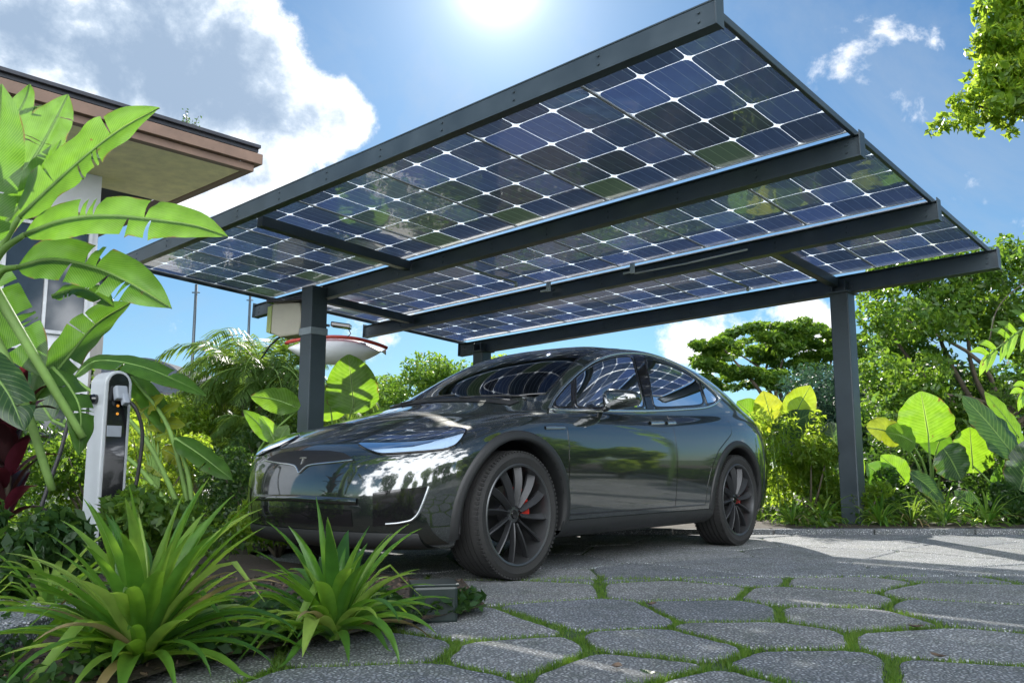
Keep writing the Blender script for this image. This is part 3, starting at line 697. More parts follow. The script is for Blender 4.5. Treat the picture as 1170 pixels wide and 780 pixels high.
# modules: bays between the beams
CW = .352
def module(u0, v0, nu, nv, W_, D_):
    """frame, milky glass sheet, and the cells just under it"""
    pan = MB(); t = .022; fr = .008
    for (a, b) in ((RP(u0+fr/2, v0, PH+.03), RP(u0+fr/2, v0+D_, PH+.03)), (RP(u0+W_-fr/2, v0, PH+.03), RP(u0+W_-fr/2, v0+D_, PH+.03)), (RP(u0+fr, v0+fr/2, PH+.03), RP(u0+W_-fr, v0+fr/2, PH+.03)), (RP(u0+fr, v0+D_-fr/2, PH+.03), RP(u0+W_-fr, v0+D_-fr/2, PH+.03))):
        rbeam(pan, a, b, fr, .020, bev=.002)
    p = pan.build('solar_panel', M_alu, carport)
    gz = MB(); gz.add([RP(u0+fr, v0+fr, PH+.030), RP(u0+W_-fr, v0+fr, PH+.030), RP(u0+W_-fr, v0+D_-fr, PH+.030), RP(u0+fr, v0+D_-fr, PH+.030)], [(0,1,2,3)]); gz.build('glass_sheet', M_back, p)
    cw, ch = (W_-2*fr-.008)/nu, (D_-2*fr-.008)/nv; vs_ = []; fs = []; uvs = []
    for i in range(nu):
        for j in range(nv):
            cu, cv = u0+fr+.004+cw*(i+.5), v0+fr+.004+ch*(j+.5); a, b = cw/2-.0025, ch/2-.0025; c = .054
            h_ = PH+.0262; o = len(vs_); out8 = [(-a+c,-b),(-a+c*.42,-b+c*.14),(-a+c*.14,-b+c*.42),(-a,-b+c),(-a,b-c),(-a+c*.14,b-c*.42),(-a+c*.42,b-c*.14),(-a+c,b),(a-c,b),(a-c*.42,b-c*.14),(a-c*.14,b-c*.42),(a,b-c),(a,-b+c),(a-c*.14,-b+c*.42),(a-c*.42,-b+c*.14),(a-c,-b)]
            tu, tv = rng.normal(0, .0022), rng.normal(0, .0022)
            for (x, y) in out8: vs_.append(RP(cu+x, cv+y, h_+x*tu+y*tv)); uvs.append((x/cw+.5, y/ch+.5))
            fs.append(tuple(range(o, o+16)))
    o = mesh_obj('cells', vs_, fs, M_cell, p); uvl = o.data.uv_layers.new(name='UVMap')
    for lp in o.data.loops: uvl.data[lp.index].uv = uvs[lp.vertex_index]
    if o.data.polygons[0].normal.z > 0: o.data.flip_normals()
MW = (U1-U0-.02)/7
for i in range(7):
    u = U0+.01+i*MW
    module(u, -5.59, 3, 5, MW-.006, 2.05); module(u, -3.45, 3, 4, MW-.006, 1.62); module(u, -1.73, 3, 4, MW-.006, 1.66)
# posts with brackets and base plates
def post(u, v, s, htop, hat=True):
    t = RP(u, v, 0)+CI; x, y, zt = t.x, t.y, t.z+htop; ang = math.atan2(V2.y, V2.x); M = Matrix.Rotation(ang, 3, 'Z')
    mb = MB(); mb.box(Vector((x, y, zt/2))-CI, (s, s, zt), M, .012); p = mb.build('post', M_steel, carport)
    MB().box(Vector((x, y, .012))-CI, (s+.12, s+.12, .024), M, .003).build('base_plate', M_steel, p)
    b = MB()
    for sx in (-1, 1):
        for sy in (-1, 1): b.tube([Vector((x, y, .02))-CI+M @ Vector((sx*(s/2+.035), sy*(s/2+.035), 0)), Vector((x, y, .055))-CI+M @ Vector((sx*(s/2+.035), sy*(s/2+.035), 0))], .012, 6)
    b.build('anchor_bolt', M_steel2, p)
    return p, Vector((x, y, zt)), M
p1, t1, MR = post(0, -.02, .205, -.10); p2, t2, _ = post(5.02, -3.62, .225, .04); p3, t3, _ = post(5.66, -.05, .205, -.10)
for p, t in ((p1, t1), (p3, t3)):
    mb = MB(); mb.box(t-CI+Vector((0, 0, -.012)), (.30, .26, .02), MR, .003)
    for sx in (-1, 1): mb.box(t-CI+MR @ Vector((0, sx*.075, 0))+Vector((0, 0, .05)), (.22, .012, .13), MR, .002)
    mb.build('head_bracket', M_steel, p)
mb = MB(); zc_ = 2.27
c_ = Vector((t2.x, t2.y, zc_))-CI; mb.box(c_, (.245, .245, .085), MR, .004)
mb.build('clamp_band', M_steel2, p2)
# clips and white cable conduits under the roof
for (u, va, vb) in ((.98, -1.70, -.35), (3.0, -3.42, -2.2)):
    MB().tube([RP(u, va, PH-.02), RP(u+.01, (va+vb)/2, PH-.03), RP(u, vb, PH-.02)], .013, 8).tube([RP(u, vb, PH-.02), RP(u, vb, PH-.07)], .018, 8).build('cable_conduit', M_conduit, carport, smooth=True)
for (u, v) in ((1.55, -1.90), (2.75, -1.90)):
    MB().box(RP(u, v, PH-.05), (.05, .03, .12), RM, .004).box(RP(u+.05, v, PH-.09), (.14, .02, .02), RM, .003).build('junction_clip', M_conduit, carport)
MB().tube([RP(1.55, -1.86, PH-.10), RP(.9, -1.865, PH-.115), RP(.2, -1.86, PH-.10)], .010, 6).build('cable_conduit', M_conduit, carport, smooth=True)
# ------------------------------------------------------------------ foliage helpers
def leafmat(name, cols, trans, tf=.5, rough=.4, vein=0, veins=26, spec=.4, edge=None, coords_uv=True, bump=.3):
    """cols: ramp of albedo over random per leaf, trans: ramp of what the leaf passes when lit from behind"""
    m, nt, out = newmat(name); g = N(nt, 'NewGeometry'); oi = N(nt, 'ObjectInfo')
    rnd = N(nt, 'Math', operation='ADD'); L(nt, g.outputs['Random Per Island'], rnd.inputs[0]); L(nt, oi.outputs['Random'], rnd.inputs[1]); fr = N(nt, 'Math', operation='FRACT'); L(nt, rnd.outputs[0], fr.inputs[0])
    n = len(cols)
    c1 = ramp(nt, [(i/(n-1), c) for i, c in enumerate(cols)], fr.outputs[0]); n = len(trans)
    c2 = ramp(nt, [(i/(n-1), c) for i, c in enumerate(trans)], fr.outputs[0])
    co = coords(nt); no = N(nt, 'TexNoise', i_Scale=14.0, i_Detail=4.0); L(nt, co, no.inputs['Vector'])
    mv = ramp(nt, [(.3, (.78,.80,.75)), (.7, (1.15,1.12,1.05))], no.outputs['Fac'])
    a1 = N(nt, 'MixRGB', blend_type='MULTIPLY', i_Fac=1.0); L(nt, c1.outputs[0], a1.inputs[1]); L(nt, mv.outputs[0], a1.inputs[2])
    a2 = N(nt, 'MixRGB', blend_type='MULTIPLY', i_Fac=1.0); L(nt, c2.outputs[0], a2.inputs[1]); L(nt, mv.outputs[0], a2.inputs[2])
    p = N(nt, 'BsdfPrincipled', i_Roughness=rough); p.inputs['Specular IOR Level'].default_value = spec; t = N(nt, 'BsdfTranslucent'); mx = N(nt, 'MixShader', i_Fac=tf)
    if vein:
        uv = N(nt, 'UVMap'); sp = N(nt, 'SeparateXYZ'); L(nt, uv.outputs[0], sp.inputs[0])
        ab = N(nt, 'Math', operation='ABSOLUTE'); L(nt, sp.outputs[1], ab.inputs[0])                       # |v| 0 midrib .. 1 edge
        k = N(nt, 'Math', operation='MULTIPLY_ADD'); L(nt, ab.outputs[0], k.inputs[0]); k.inputs[1].default_value = -.22*vein; L(nt, sp.outputs[0], k.inputs[2])
        s = N(nt, 'Math', operation='MULTIPLY'); L(nt, k.outputs[0], s.inputs[0]); s.inputs[1].default_value = float(veins)
        f = N(nt, 'Math', operation='FRACT'); L(nt, s.outputs[0], f.inputs[0]); pp = N(nt, 'Math', operation='PINGPONG'); L(nt, f.outputs[0], pp.inputs[0]); pp.inputs[1].default_value = .5
        vr = N(nt, 'MapRange', interpolation_type='SMOOTHSTEP'); L(nt, pp.outputs[0], vr.inputs[0]); vr.inputs[1].default_value = .0; vr.inputs[2].default_value = .16; vr.inputs[3].default_value = 1; vr.inputs[4].default_value = 0
        mr = N(nt, 'MapRange', interpolation_type='SMOOTHSTEP'); L(nt, ab.outputs[0], mr.inputs[0]); mr.inputs[1].default_value = .02; mr.inputs[2].default_value = .06; mr.inputs[3].default_value = 1; mr.inputs[4].default_value = 0
        m_ = N(nt, 'Math', operation='MAXIMUM'); sc = N(nt, 'Math', operation='MULTIPLY'); L(nt, vr.outputs[0], sc.inputs[0]); sc.inputs[1].default_value = .45; L(nt, sc.outputs[0], m_.inputs[0]); L(nt, mr.outputs[0], m_.inputs[1])
        for a, q in ((a1, (.16,.24,.07)), (a2, (.60,.80,.16))):
            z = N(nt, 'MixRGB'); s2 = N(nt, 'Math', operation='MULTIPLY'); L(nt, m_.outputs[0], s2.inputs[0]); s2.inputs[1].default_value = .7
            L(nt, s2.outputs[0], z.inputs[0]); L(nt, a.outputs[0], z.inputs[1]); z.inputs[2].default_value = (*q, 1)
            L(nt, z.outputs[0], (p.inputs['Base Color'] if a is a1 else t.inputs[0]))
        # browned rim and a few blemishes
        n5 = N(nt, 'TexNoise', i_Scale=9.0, i_Detail=5.0); L(nt, co, n5.inputs['Vector']); ee = N(nt, 'MapRange', interpolation_type='SMOOTHSTEP'); L(nt, ab.outputs[0], ee.inputs[0]); ee.inputs[1].default_value = .90; ee.inputs[2].default_value = 1.0
        es = N(nt, 'MapRange', interpolation_type='SMOOTHSTEP'); L(nt, n5.outputs['Fac'], es.inputs[0]); es.inputs[1].default_value = .5; es.inputs[2].default_value = .62; em = N(nt, 'Math', operation='MULTIPLY'); L(nt, ee.outputs[0], em.inputs[0]); L(nt, es.outputs[0], em.inputs[1])
        sp2 = N(nt, 'MapRange', interpolation_type='SMOOTHSTEP'); L(nt, n5.outputs['Fac'], sp2.inputs[0]); sp2.inputs[1].default_value = .70; sp2.inputs[2].default_value = .74; bm_ = N(nt, 'Math', operation='MAXIMUM'); L(nt, em.outputs[0], bm_.inputs[0]); L(nt, sp2.outputs[0], bm_.inputs[1])
        for sk_, c_ in ((p.inputs['Base Color'], (.12,.075,.03)), (t.inputs[0], (.20,.11,.03))):
            src = sk_.links[0].from_socket; z = N(nt, 'MixRGB'); L(nt, bm_.outputs[0], z.inputs[0]); L(nt, src, z.inputs[1]); z.inputs[2].default_value = (*c_, 1); L(nt, z.outputs[0], sk_)
        bp = N(nt, 'Bump', i_Strength=bump, i_Distance=.004); L(nt, m_.outputs[0], bp.inputs['Height']); L(nt, bp.outputs[0], p.inputs['Normal'])
    else:
        L(nt, a1.outputs[0], p.inputs['Base Color']); L(nt, a2.outputs[0], t.inputs[0])
    L(nt, p.outputs[0], mx.inputs[1]); L(nt, t.outputs[0], mx.inputs[2]); L(nt, mx.outputs[0], out.inputs[0]); return m
G = lambda r, g, b: (r, g, b)
ML_ban = leafmat('banana_leaf', [G(.05,.13,.02), G(.07,.17,.025)], [G(.07,.21,.01), G(.17,.38,.018), G(.11,.28,.012)], .50, .32, 1, 46, .5)
ML_bright = leafmat('bright_leaf', [G(.07,.17,.02), G(.10,.20,.025)], [G(.20,.42,.015), G(.30,.54,.02)], .58, .35, 1, 16, .5)
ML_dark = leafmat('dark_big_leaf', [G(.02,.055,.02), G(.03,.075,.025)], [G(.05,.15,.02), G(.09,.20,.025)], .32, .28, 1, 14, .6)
ML_yel = leafmat('golden_leaf', [G(.28,.30,.03), G(.22,.30,.03)], [G(.55,.58,.03), G(.42,.55,.03)], .55, .35, 1, 12)
ML_strap = leafmat('strap_leaf', [G(.03,.095,.022), G(.07,.18,.03), G(.09,.20,.03), G(.24,.36,.08)], [G(.2,.42,.03), G(.42,.70,.05), G(.62,.8,.14)], .45, .3, .0, 1, .5)
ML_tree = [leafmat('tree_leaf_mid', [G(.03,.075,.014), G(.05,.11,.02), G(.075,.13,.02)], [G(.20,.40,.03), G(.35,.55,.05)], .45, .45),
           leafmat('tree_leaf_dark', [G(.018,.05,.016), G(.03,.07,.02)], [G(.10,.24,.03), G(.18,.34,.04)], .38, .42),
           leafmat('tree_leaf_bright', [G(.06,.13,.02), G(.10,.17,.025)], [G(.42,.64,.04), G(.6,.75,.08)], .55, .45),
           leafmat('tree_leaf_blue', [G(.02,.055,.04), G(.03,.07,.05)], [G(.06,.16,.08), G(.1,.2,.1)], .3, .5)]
ML_red = leafmat('red_leaf', [G(.02,.010,.012), G(.03,.010,.012), G(.03,.01,.012), G(.12,.02,.04)], [G(.06,.015,.02), G(.08,.015,.02), G(.3,.03,.06)], .25, .35)
ML_palm = leafmat('palm_leaf', [G(.035,.08,.02), G(.05,.10,.025)], [G(.22,.38,.04), G(.34,.50,.06)], .42, .5, spec=.25)
ML_dry = leafmat('dry_leaf', [G(.22,.17,.08), G(.34,.28,.15)], [G(.3,.22,.08), G(.45,.36,.16)], .35, .6)
ML_grass = leafmat('grass_blade', [G(.04,.10,.015), G(.08,.16,.02), G(.10,.15,.03)], [G(.25,.5,.03), G(.4,.6,.06)], .4, .5)
M_bark = pbr('bark', (.09,.075,.055), .9, var=.4, nscale=9, bump=.8, bscale=25)
M_stem = pbr('green_stem', (.13,.23,.05), .75, var=.25, nscale=7, bump=.2, bscale=50)
M_stemd = pbr('brown_stem', (.07,.06,.04), .7, var=.3)
def leaf_grid(pts, width, hint=(0,0,1), n=18, m=7, fold=.35, ripple=.0, tears=(), curl=0.0, seed=0, asym=0):
    """blade round a midrib: returns (V, Q, UV). width(t) half width; fold raises the edges; tears: (t, side) slits"""
    P = resample(pts, n); hint = Vector(hint); rs = np.random.default_rng(seed); V = []; UV = []; Q = []
    ph = rs.uniform(0, 6.28); idx = {}
    cols_ = np.linspace(-1, 1, m); L_ = sum((P[i+1]-P[i]).length for i in range(n-1))
    for i, p in enumerate(P):
        t = i/(n-1); tg = (P[min(i+1, n-1)]-P[max(i-1, 0)]).normalized(); sd = tg.cross(hint)
        sd = sd.normalized() if sd.length > 1e-4 else Vector((1, 0, 0)); up = sd.cross(tg).normalized(); w = width(t)
        for j, c in enumerate(cols_):
            a = abs(c); off = fold*a*w-curl*a*a*w
            rp = ripple*w*a*a*(math.sin(t*31+ph+c*2)*.6+math.sin(t*17+ph*2-c*3)*.6)
            V.append(p+sd*(c*w*(1+asym*c))+up*(off+rp)); UV.append((t, c))
    tearset = {}
    for (tt, side) in tears: tearset.setdefault(side, []).append(int(tt*(n-1)))
    half = (m-1)//2
    def vid(i, j): return i*m+j
    for i in range(n-1):
        for j in range(m-1):
            Q.append([vid(i, j), vid(i, j+1), vid(i+1, j+1), vid(i+1, j)])
    # slits: pull the outer vertices of a row apart by duplicating them
    V = [Vector(v) for v in V]
    for side, rows_ in tearset.items():
        for r in rows_:
            js = range(0, half) if side < 0 else range(half+1, m)
            dup = {}
            for j in js:
                v = V[vid(r, j)]; tgv = (P[min(r+1, n-1)]-P[max(r-1, 0)]).normalized(); k = abs(cols_[j])
                gap = L_/(n-1)*(.10+.35*k); dup[j] = len(V); V.append(v+tgv*gap+Vector((0, 0, -.02*k*L_*rs.uniform(.2, 1)))); UV.append(UV[vid(r, j)]); V[vid(r, j)] = v-tgv*gap*.5
            for q in Q:
                if q[0] == vid(r, q[0] % m) and q[0] < n*m and q[0]//m == r:       # quads starting at row r
                    for kk in range(4):
                        if q[kk] < n*m and q[kk]//m == r and (q[kk] % m) in dup: q[kk] = dup[q[kk] % m]
    return V, Q, UV
def leaf_obj(name, VQU, mat, parent, **k):
    V, Q, UV = VQU; o = np_obj(name, np.array([tuple(v) for v in V]), np.array(Q), mat, parent, smooth=True, **k)
    uvl = o.data.uv_layers.new(name='UVMap'); li = np.zeros(len(o.data.loops), np.int32); o.data.loops.foreach_get('vertex_index', li)
    uvl.data.foreach_set('uv', np.array(UV, np.float32)[li].ravel()); return o
def join(parts):
    V = []; Q = []; UV = []
    for v, q, u in parts:
        n = len(V); V += v; Q += [[i+n for i in f] for f in q]; UV += u
    return V, Q, UV
w_ban = lambda W: (lambda t: W*min(1, (t/.16)**.6 if t > 0 else .02)*(1-max(0, (t-.55)/.45)**2.4)*.98+.002)
w_heart = lambda W: (lambda t: W*(min(1, (t+.02)/.22))**.42*(max(0, 1-(max(0, t-.36)/.645)**2.1))**.72+.002)
w_oval = lambda W: (lambda t: W*math.sin(PI*min(1, max(.015, t))**.8)**.75+.001)
w_strap = lambda W: (lambda t: W*(.62+.38*math.sin(PI*min(1, t*1.2)))*(1-max(0, (t-.6)/.4)**2.2)+.0006)
def local(o, pts): return [Vector(p)-o.location for p in pts]
# ------------------------------------------------------------------ leaf clouds
def cloud(centres, radii, n, size, flat=.6, seed=0, squash=1.0, asp=.42, droop=.0):
    """n rhombic leaves through a set of clumps"""
    r = np.random.default_rng(seed); C_ = np.asarray(centres, float); Rr = np.asarray(radii, float); w = Rr**2.2; k = r.choice(len(C_), n, p=w/w.sum())
    d = r.normal(size=(n, 3)); d /= np.linalg.norm(d, axis=1)[:, None]; rad = r.uniform(.25, 1, n)**.45
    P = C_[k]+d*(Rr[k]*rad)[:, None]*np.array([1, 1, squash]); nrm = r.normal(size=(n, 3)); nrm[:, 2] = nrm[:, 2]*(1-flat)+flat*1.6*np.sign(r.uniform(-.15, 1, n)); nrm += d*.5
    nrm /= np.linalg.norm(nrm, axis=1)[:, None]; a = r.normal(size=(n, 3)); a[:, 2] -= droop; a -= nrm*(a*nrm).sum(1)[:, None]; a /= np.linalg.norm(a, axis=1)[:, None]; b = np.cross(nrm, a)
    s = size*r.uniform(.6, 1.35, n)[:, None]
    V = np.stack([P-a*s*.5, P+b*s*asp*.5+a*s*.05+nrm*s*.07, P+a*s*.5-nrm*s*.10, P-b*s*asp*.5+a*s*.05+nrm*s*.07], 1).reshape(-1, 3)
    return V, np.arange(n*4).reshape(-1, 4)
def branchy(base, tips, r0, mid=.5, nlimb=12, seed=0, wob=.08):
    """trunk with limbs that reach towards the tips"""
    rs = random.Random(seed); mb = MB(); base = Vector(base); cx = sum((Vector(t) for t in tips), Vector())/len(tips); fork = base.lerp(cx, mid); Hh = (cx-base).length
    tr = [base+(fork-base)*t+Vector((rs.uniform(-1, 1), rs.uniform(-1, 1), 0))*wob*Hh*.25*(1 if 0 < t < 1 else 0) for t in (0, .33, .66, 1)]
    tr = catmull(tr, 4); mb.tube(tr, [r0*(1.25 if i == 0 else 1)*(1-.4*i/len(tr)) for i in range(len(tr))], 9)
    for t in tips:
        t = Vector(t); s = tr[rs.randrange(len(tr)*2//3, len(tr))]; m_ = s.lerp(t, .5)+Vector((rs.uniform(-1, 1), rs.uniform(-1, 1), rs.uniform(-.3, .6)))*(t-s).length*.14
        pts = catmull([s, m_, t], 4); mb.tube(pts, [r0*.42*(1-.88*i/len(pts)) for i in range(len(pts))], 6)
    return mb
def tree(name, base, h, cr, nclump, nleaf, size, mat, label, cat='tree', seed=0, mid=.5, nlimb=12, cz=None, squash=.75, crown_squash=.8, r0=None, group=None, clumps=None, crel=.34, droop=.3, flat=.5):
    base = Vector(base); rs = np.random.default_rng(seed); o = empty(name, base, label=label, cat=cat, group=group); cz = cz or h-cr*crown_squash
    if clumps is None:
        cc = []; rr = []
        while len(cc) < nclump:
            d = rs.normal(size=3); d /= np.linalg.norm(d); q = rs.uniform(.25, 1)**.5
            p = d*q*cr*np.array([1, 1, crown_squash])*(.82)+np.array([0, 0, cz]); 
            if p[2] < .3: continue
            cc.append(p); rr.append(cr*crel*rs.uniform(.55, 1.25))
    else:
        cc = [np.array(c[:3])-np.array(base) for c in clumps]; rr = [c[3] for c in clumps]
    sel = [cc[i] for i in rs.permutation(len(cc))[:min(len(cc), nlimb)]]
    branchy((0, 0, -.05), sel, r0 or h*.022, mid, seed).build('trunk', M_bark, o, smooth=True)
    V, Q = cloud(cc, rr, nleaf, size, flat, seed, squash, droop=droop); np_obj('crown', V, Q, mat, o); return o
def shrub(name, base, r, h, n, size, mat, label, cat='shrub', seed=0, group=None, asp=.42, flat=.3):
    base = Vector(base); rs = np.random.default_rng(seed); o = empty(name, base, label=label, cat=cat, group=group); cc = []; rr = []
    for i in range(max(7, int(r*14))):
        a = rs.uniform(0, 2*PI); q = rs.uniform(0, 1)**.5*r*.75; z = h*rs.uniform(.2, .85)*(1-.4*(q/r)**2); cc.append((q*math.cos(a), q*math.sin(a), z)); rr.append(min(r, h)*rs.uniform(.22, .42))
    V, Q = cloud(cc, rr, n, size, flat, seed, .9, asp); V[:, 2] = np.abs(V[:, 2])
    np_obj('foliage', V, Q, mat, o); mb = MB()
    for c in cc[:10]: mb.tube([(0, 0, -.03), Vector(c)*.5+Vector((.02, .03, 0)), c], [.018, .012, .005], 5)
    mb.build('stem', M_stemd, o, smooth=True); return o
def strap_clump(name, base, n, Lr, W, mat, label, cat='plant', seed=0, group=None, up=(25, 80), droop=1.0, sag=.9, m=3):
    """arching strap leaves from one crown"""
    base = Vector(base); rs = np.random.default_rng(seed); o = empty(name, base, label=label, cat=cat, group=group); parts = []; dry = []
    for i in range(n):
        a = i*2.399+rs.uniform(-.35, .35); f = i/n; el = R(up[1]-(up[1]-up[0])*f+rs.uniform(-9, 9)); Ln = rs.uniform(*Lr)*(1-.15*f); p = Vector((math.cos(a)*.02, math.sin(a)*.02, .02*rs.uniform(0, 2)))
        pts = [p.copy()]; steps = 10; dr = sag*rs.uniform(.6, 1.3)*droop; e = el
        for k in range(steps):
            e -= dr*(.10+.16*(k/steps))*(1.1-math.sin(e)*.55); tw = a+math.sin(k*.4+i)*.04
            p = p+Vector((math.cos(tw)*math.cos(e), math.sin(tw)*math.cos(e), math.sin(e)))*Ln/steps
            if p.z+base.z < .015: p.z = .015-base.z
            pts.append(p.copy())
        isdry = rs.uniform() < .09 and f > .35
        if rs.uniform() < .16:
            kb_ = int(rs.uniform(4, 8)); piv = pts[kb_]; pts = pts[:kb_+1]+[piv+Vector(((q-piv).x*.75, (q-piv).y*.75, -abs((q-piv).length)*.65 if True else 0)) for q in pts[kb_+1:]]
            for q in pts: q.z = max(q.z, .02-base.z)
        (dry if isdry else parts).append(leaf_grid(pts, w_strap(W*rs.uniform(.55, 1.25)*(.6 if isdry else 1)), (0, 0, 1) if el < R(84) else (math.cos(a+1.5), math.sin(a+1.5), .2), 12, m, .55, 0, (), 0, i))
    leaf_obj('foliage', join(parts), mat, o)
    if dry: leaf_obj('dry_leaves', join(dry), ML_dry, o)
    return o
def big_leaf(plant, base_pt, tip_pt, W, mat, kind='heart', hint=(0,-1,.35), sagz=.0, fold=.12, ripple=.05, tears=(), petiole=None, n=20, seed=0, m=9, prad=.012, curl=.12, label=None):
    """leaf blade from base_pt to tip_pt (world), stalk down to petiole (world)"""
    b, t = Vector(base_pt), Vector(tip_pt); mid = (b+t)/2+Vector((0, 0, sagz)); o = plant.location
    pts = catmull([b-o, mid-o, t-o], 6); fn = {'heart': w_heart, 'oval': w_oval, 'ban': w_ban}[kind](W)
    lf = leaf_obj('leaf', leaf_grid(pts, fn, hint, n, m, fold, ripple, tears, curl, seed), mat, plant)
    if label: lf['label'] = label
    if petiole is not None:
        p = Vector(petiole)-o; q = pts[0] if kind != 'heart' else pts[0].lerp(pts[-1], .16)
        mdl = p.lerp(q, .55)+Vector(((q.x-p.x)*-.15, 0, abs(q.z-p.z)*.10)); MB().tube(catmull([p, mdl, q], 6), [prad*(1.5-.8*i/12) for i in range(13)], 7).build('stalk', M_stem, plant, smooth=True)
        if kind == 'ban' or True:
            P = resample(pts, 12); MB().tube([v-Vector((0, 0, .003)) for v in P[1:]], [prad*.62*(1-i/12)+.001 for i in range(11)], 6).build('midrib', M_stem, lf, smooth=True)
    return lf
# ------------------------------------------------------------------ ground, paving, planting bed
def mat_stone():
    m, nt, out = newmat('pebbled_stone'); b = N(nt, 'BsdfPrincipled', i_Roughness=.8); L(nt, b.outputs[0], out.inputs[0]); co = coords(nt)
    v = N(nt, 'TexVoronoi', i_Scale=66.0, i_Randomness=.85); L(nt, co, v.inputs['Vector']); v2 = N(nt, 'TexVoronoi', i_Scale=66.0, i_Randomness=.85, feature='DISTANCE_TO_EDGE'); L(nt, co, v2.inputs['Vector'])
    hs = N(nt, 'MapRange', interpolation_type='SMOOTHSTEP'); L(nt, v2.outputs['Distance'], hs.inputs[0]); hs.inputs[2].default_value = .42
    pc = ramp(nt, [(0, (.30,.33,.38)), (.3, (.46,.49,.54)), (.7, (.58,.60,.64)), (1, (.70,.71,.73))], v.outputs['Color'])
    no = N(nt, 'TexNoise', i_Scale=1.7, i_Detail=8.0, i_Roughness=.7); L(nt, co, no.inputs['Vector']); nr_ = ramp(nt, [(.3, (.72,.75,.76)), (.52, (1,1,1)), (.75, (1.12,1.1,1.06))], no.outputs['Fac'])
    n3 = N(nt, 'TexNoise', i_Scale=4.5, i_Detail=9.0, i_Roughness=.7); L(nt, co, n3.inputs['Vector']); st = ramp(nt, [(.50, (1,1,1)), (.58, (.80,.82,.74)), (.70, (.45,.52,.40))], n3.outputs['Fac'])
    mj = N(nt, 'MixRGB'); L(nt, hs.outputs[0], mj.inputs[0]); mj.inputs[1].default_value = (.10,.11,.12,1); L(nt, pc.outputs[0], mj.inputs[2])
    m1 = N(nt, 'MixRGB', blend_type='MULTIPLY', i_Fac=1.0); L(nt, mj.outputs[0], m1.inputs[1]); L(nt, nr_.outputs[0], m1.inputs[2]); m2 = N(nt, 'MixRGB', blend_type='MULTIPLY', i_Fac=.6); L(nt, m1.outputs[0], m2.inputs[1]); L(nt, st.outputs[0], m2.inputs[2])
    gi = N(nt, 'NewGeometry'); gr = ramp(nt, [(0, (.74,.77,.80)), (.4, (.95,.95,.93)), (.7, (1.0,.98,.93)), (1, (1.14,1.13,1.10))], gi.outputs['Random Per Island']); m3 = N(nt, 'MixRGB', blend_type='MULTIPLY', i_Fac=1.0); L(nt, m2.outputs[0], m3.inputs[1]); L(nt, gr.outputs[0], m3.inputs[2]); L(nt, m3.outputs[0], b.inputs['Base Color'])
    ad = N(nt, 'Math', operation='MULTIPLY_ADD'); L(nt, v.outputs['Distance'], ad.inputs[0]); ad.inputs[1].default_value = -.9; L(nt, hs.outputs[0], ad.inputs[2])
    bp = N(nt, 'Bump', i_Strength=.9, i_Distance=.006); L(nt, ad.outputs[0], bp.inputs['Height']); L(nt, bp.outputs[0], b.inputs['Normal']); return m
M_stone = mat_stone()
M_soil = pbr('dark_soil', (.035,.026,.018), .95, var=.45, nscale=12, bump=1, bscale=60)
M_moss = pbr('joint_moss', (.035,.075,.015), .95, var=.5, nscale=14, bump=1, bscale=90)
M_lawn = pbr('garden_ground', (.035,.06,.018), .95, var=.5, nscale=2.5, bump=1, bscale=30)
S_ = 140
mesh_obj('ground', [(-S_,-60,-.06),(S_,-60,-.06),(S_,260,-.06),(-S_,260,-.06)], [(0,1,2,3)], M_lawn, kind='structure')
BE = [gnd(*p) for p in ((556,701),(470,720),(330,747),(230,766),(120,800))]
seeds = [gnd(*p) for p in [(582,744),(689,701),(765,736),(721,763),(930,761),(866,723),(1088,736),(822,697),(961,703),(771,673),(600,672),(930,682),(835,657),(968,663),(1094,676),(1110,698),(892,647),(1043,655),(544,716),(1119,776),(455,775),(810,784),(449,740),(640,655),(700,654)]]
seeds = [Vector((p.x, p.y)) for p in seeds]
rs = random.Random(3)
XR, YR = (-2.6, 8.5), (-1.6, 8.7)
tries = 0
while tries < 9000:
    tries += 1; p = Vector((rs.uniform(XR[0]-.6, XR[1]+.6), rs.uniform(YR[0]-.6, 6.6)))
    if all((p-q).length > (.68 if p.y > 2.2 else .74) for q in seeds): seeds.append(p)
def clip(poly, pt, nrm):
    out = []; n = len(poly)
    for i in range(n):
        a, b = poly[i], poly[(i+1) % n]; da, db = (a-pt).dot(nrm), (b-pt).dot(nrm)
        if da <= 0: out.append(a)
        if da*db < 0: out.append(a.lerp(b, da/(da-db)))
    return out
def slabline(x): return 5.42+.07*(x-1)        # where the small stones stop and the poured slab starts
cells_ = []
for i, s in enumerate(seeds):
    if not (-1 < s.y < slabline(s.x)+.35): continue
    c = [s+Vector(d) for d in ((-2,-2),(2,-2),(2,2),(-2,2))]
    for j, q in enumerate(seeds):
        if j != i and (q-s).length < 3 and c: c = clip(c, (s+q)/2-(q-s).normalized()*.022, (q-s).normalized())
    if c: c = clip(c, Vector((1, slabline(1)-.03)), Vector((-.07, 1)).normalized())
    if len(c) > 2 and (max(v.y for v in c)-min(v.y for v in c)) > .12: cells_.append(c)
def roundpoly(c, k=3):
    # drop tiny edges, then cut corners
    c = [v for i, v in enumerate(c) if (v-c[i-1]).length > .06]
    for _ in range(k):
        o = []
        for i in range(len(c)):
            a, b = c[i], c[(i+1) % len(c)]; d = min(.25, (.05 if _ == 0 else .02)/max((b-a).length, .01))
            o += [a.lerp(b, d), a.lerp(b, 1-d)]
        c = o
    return c
sv = []; sf = []; edges_ = []; TZ = 0.0
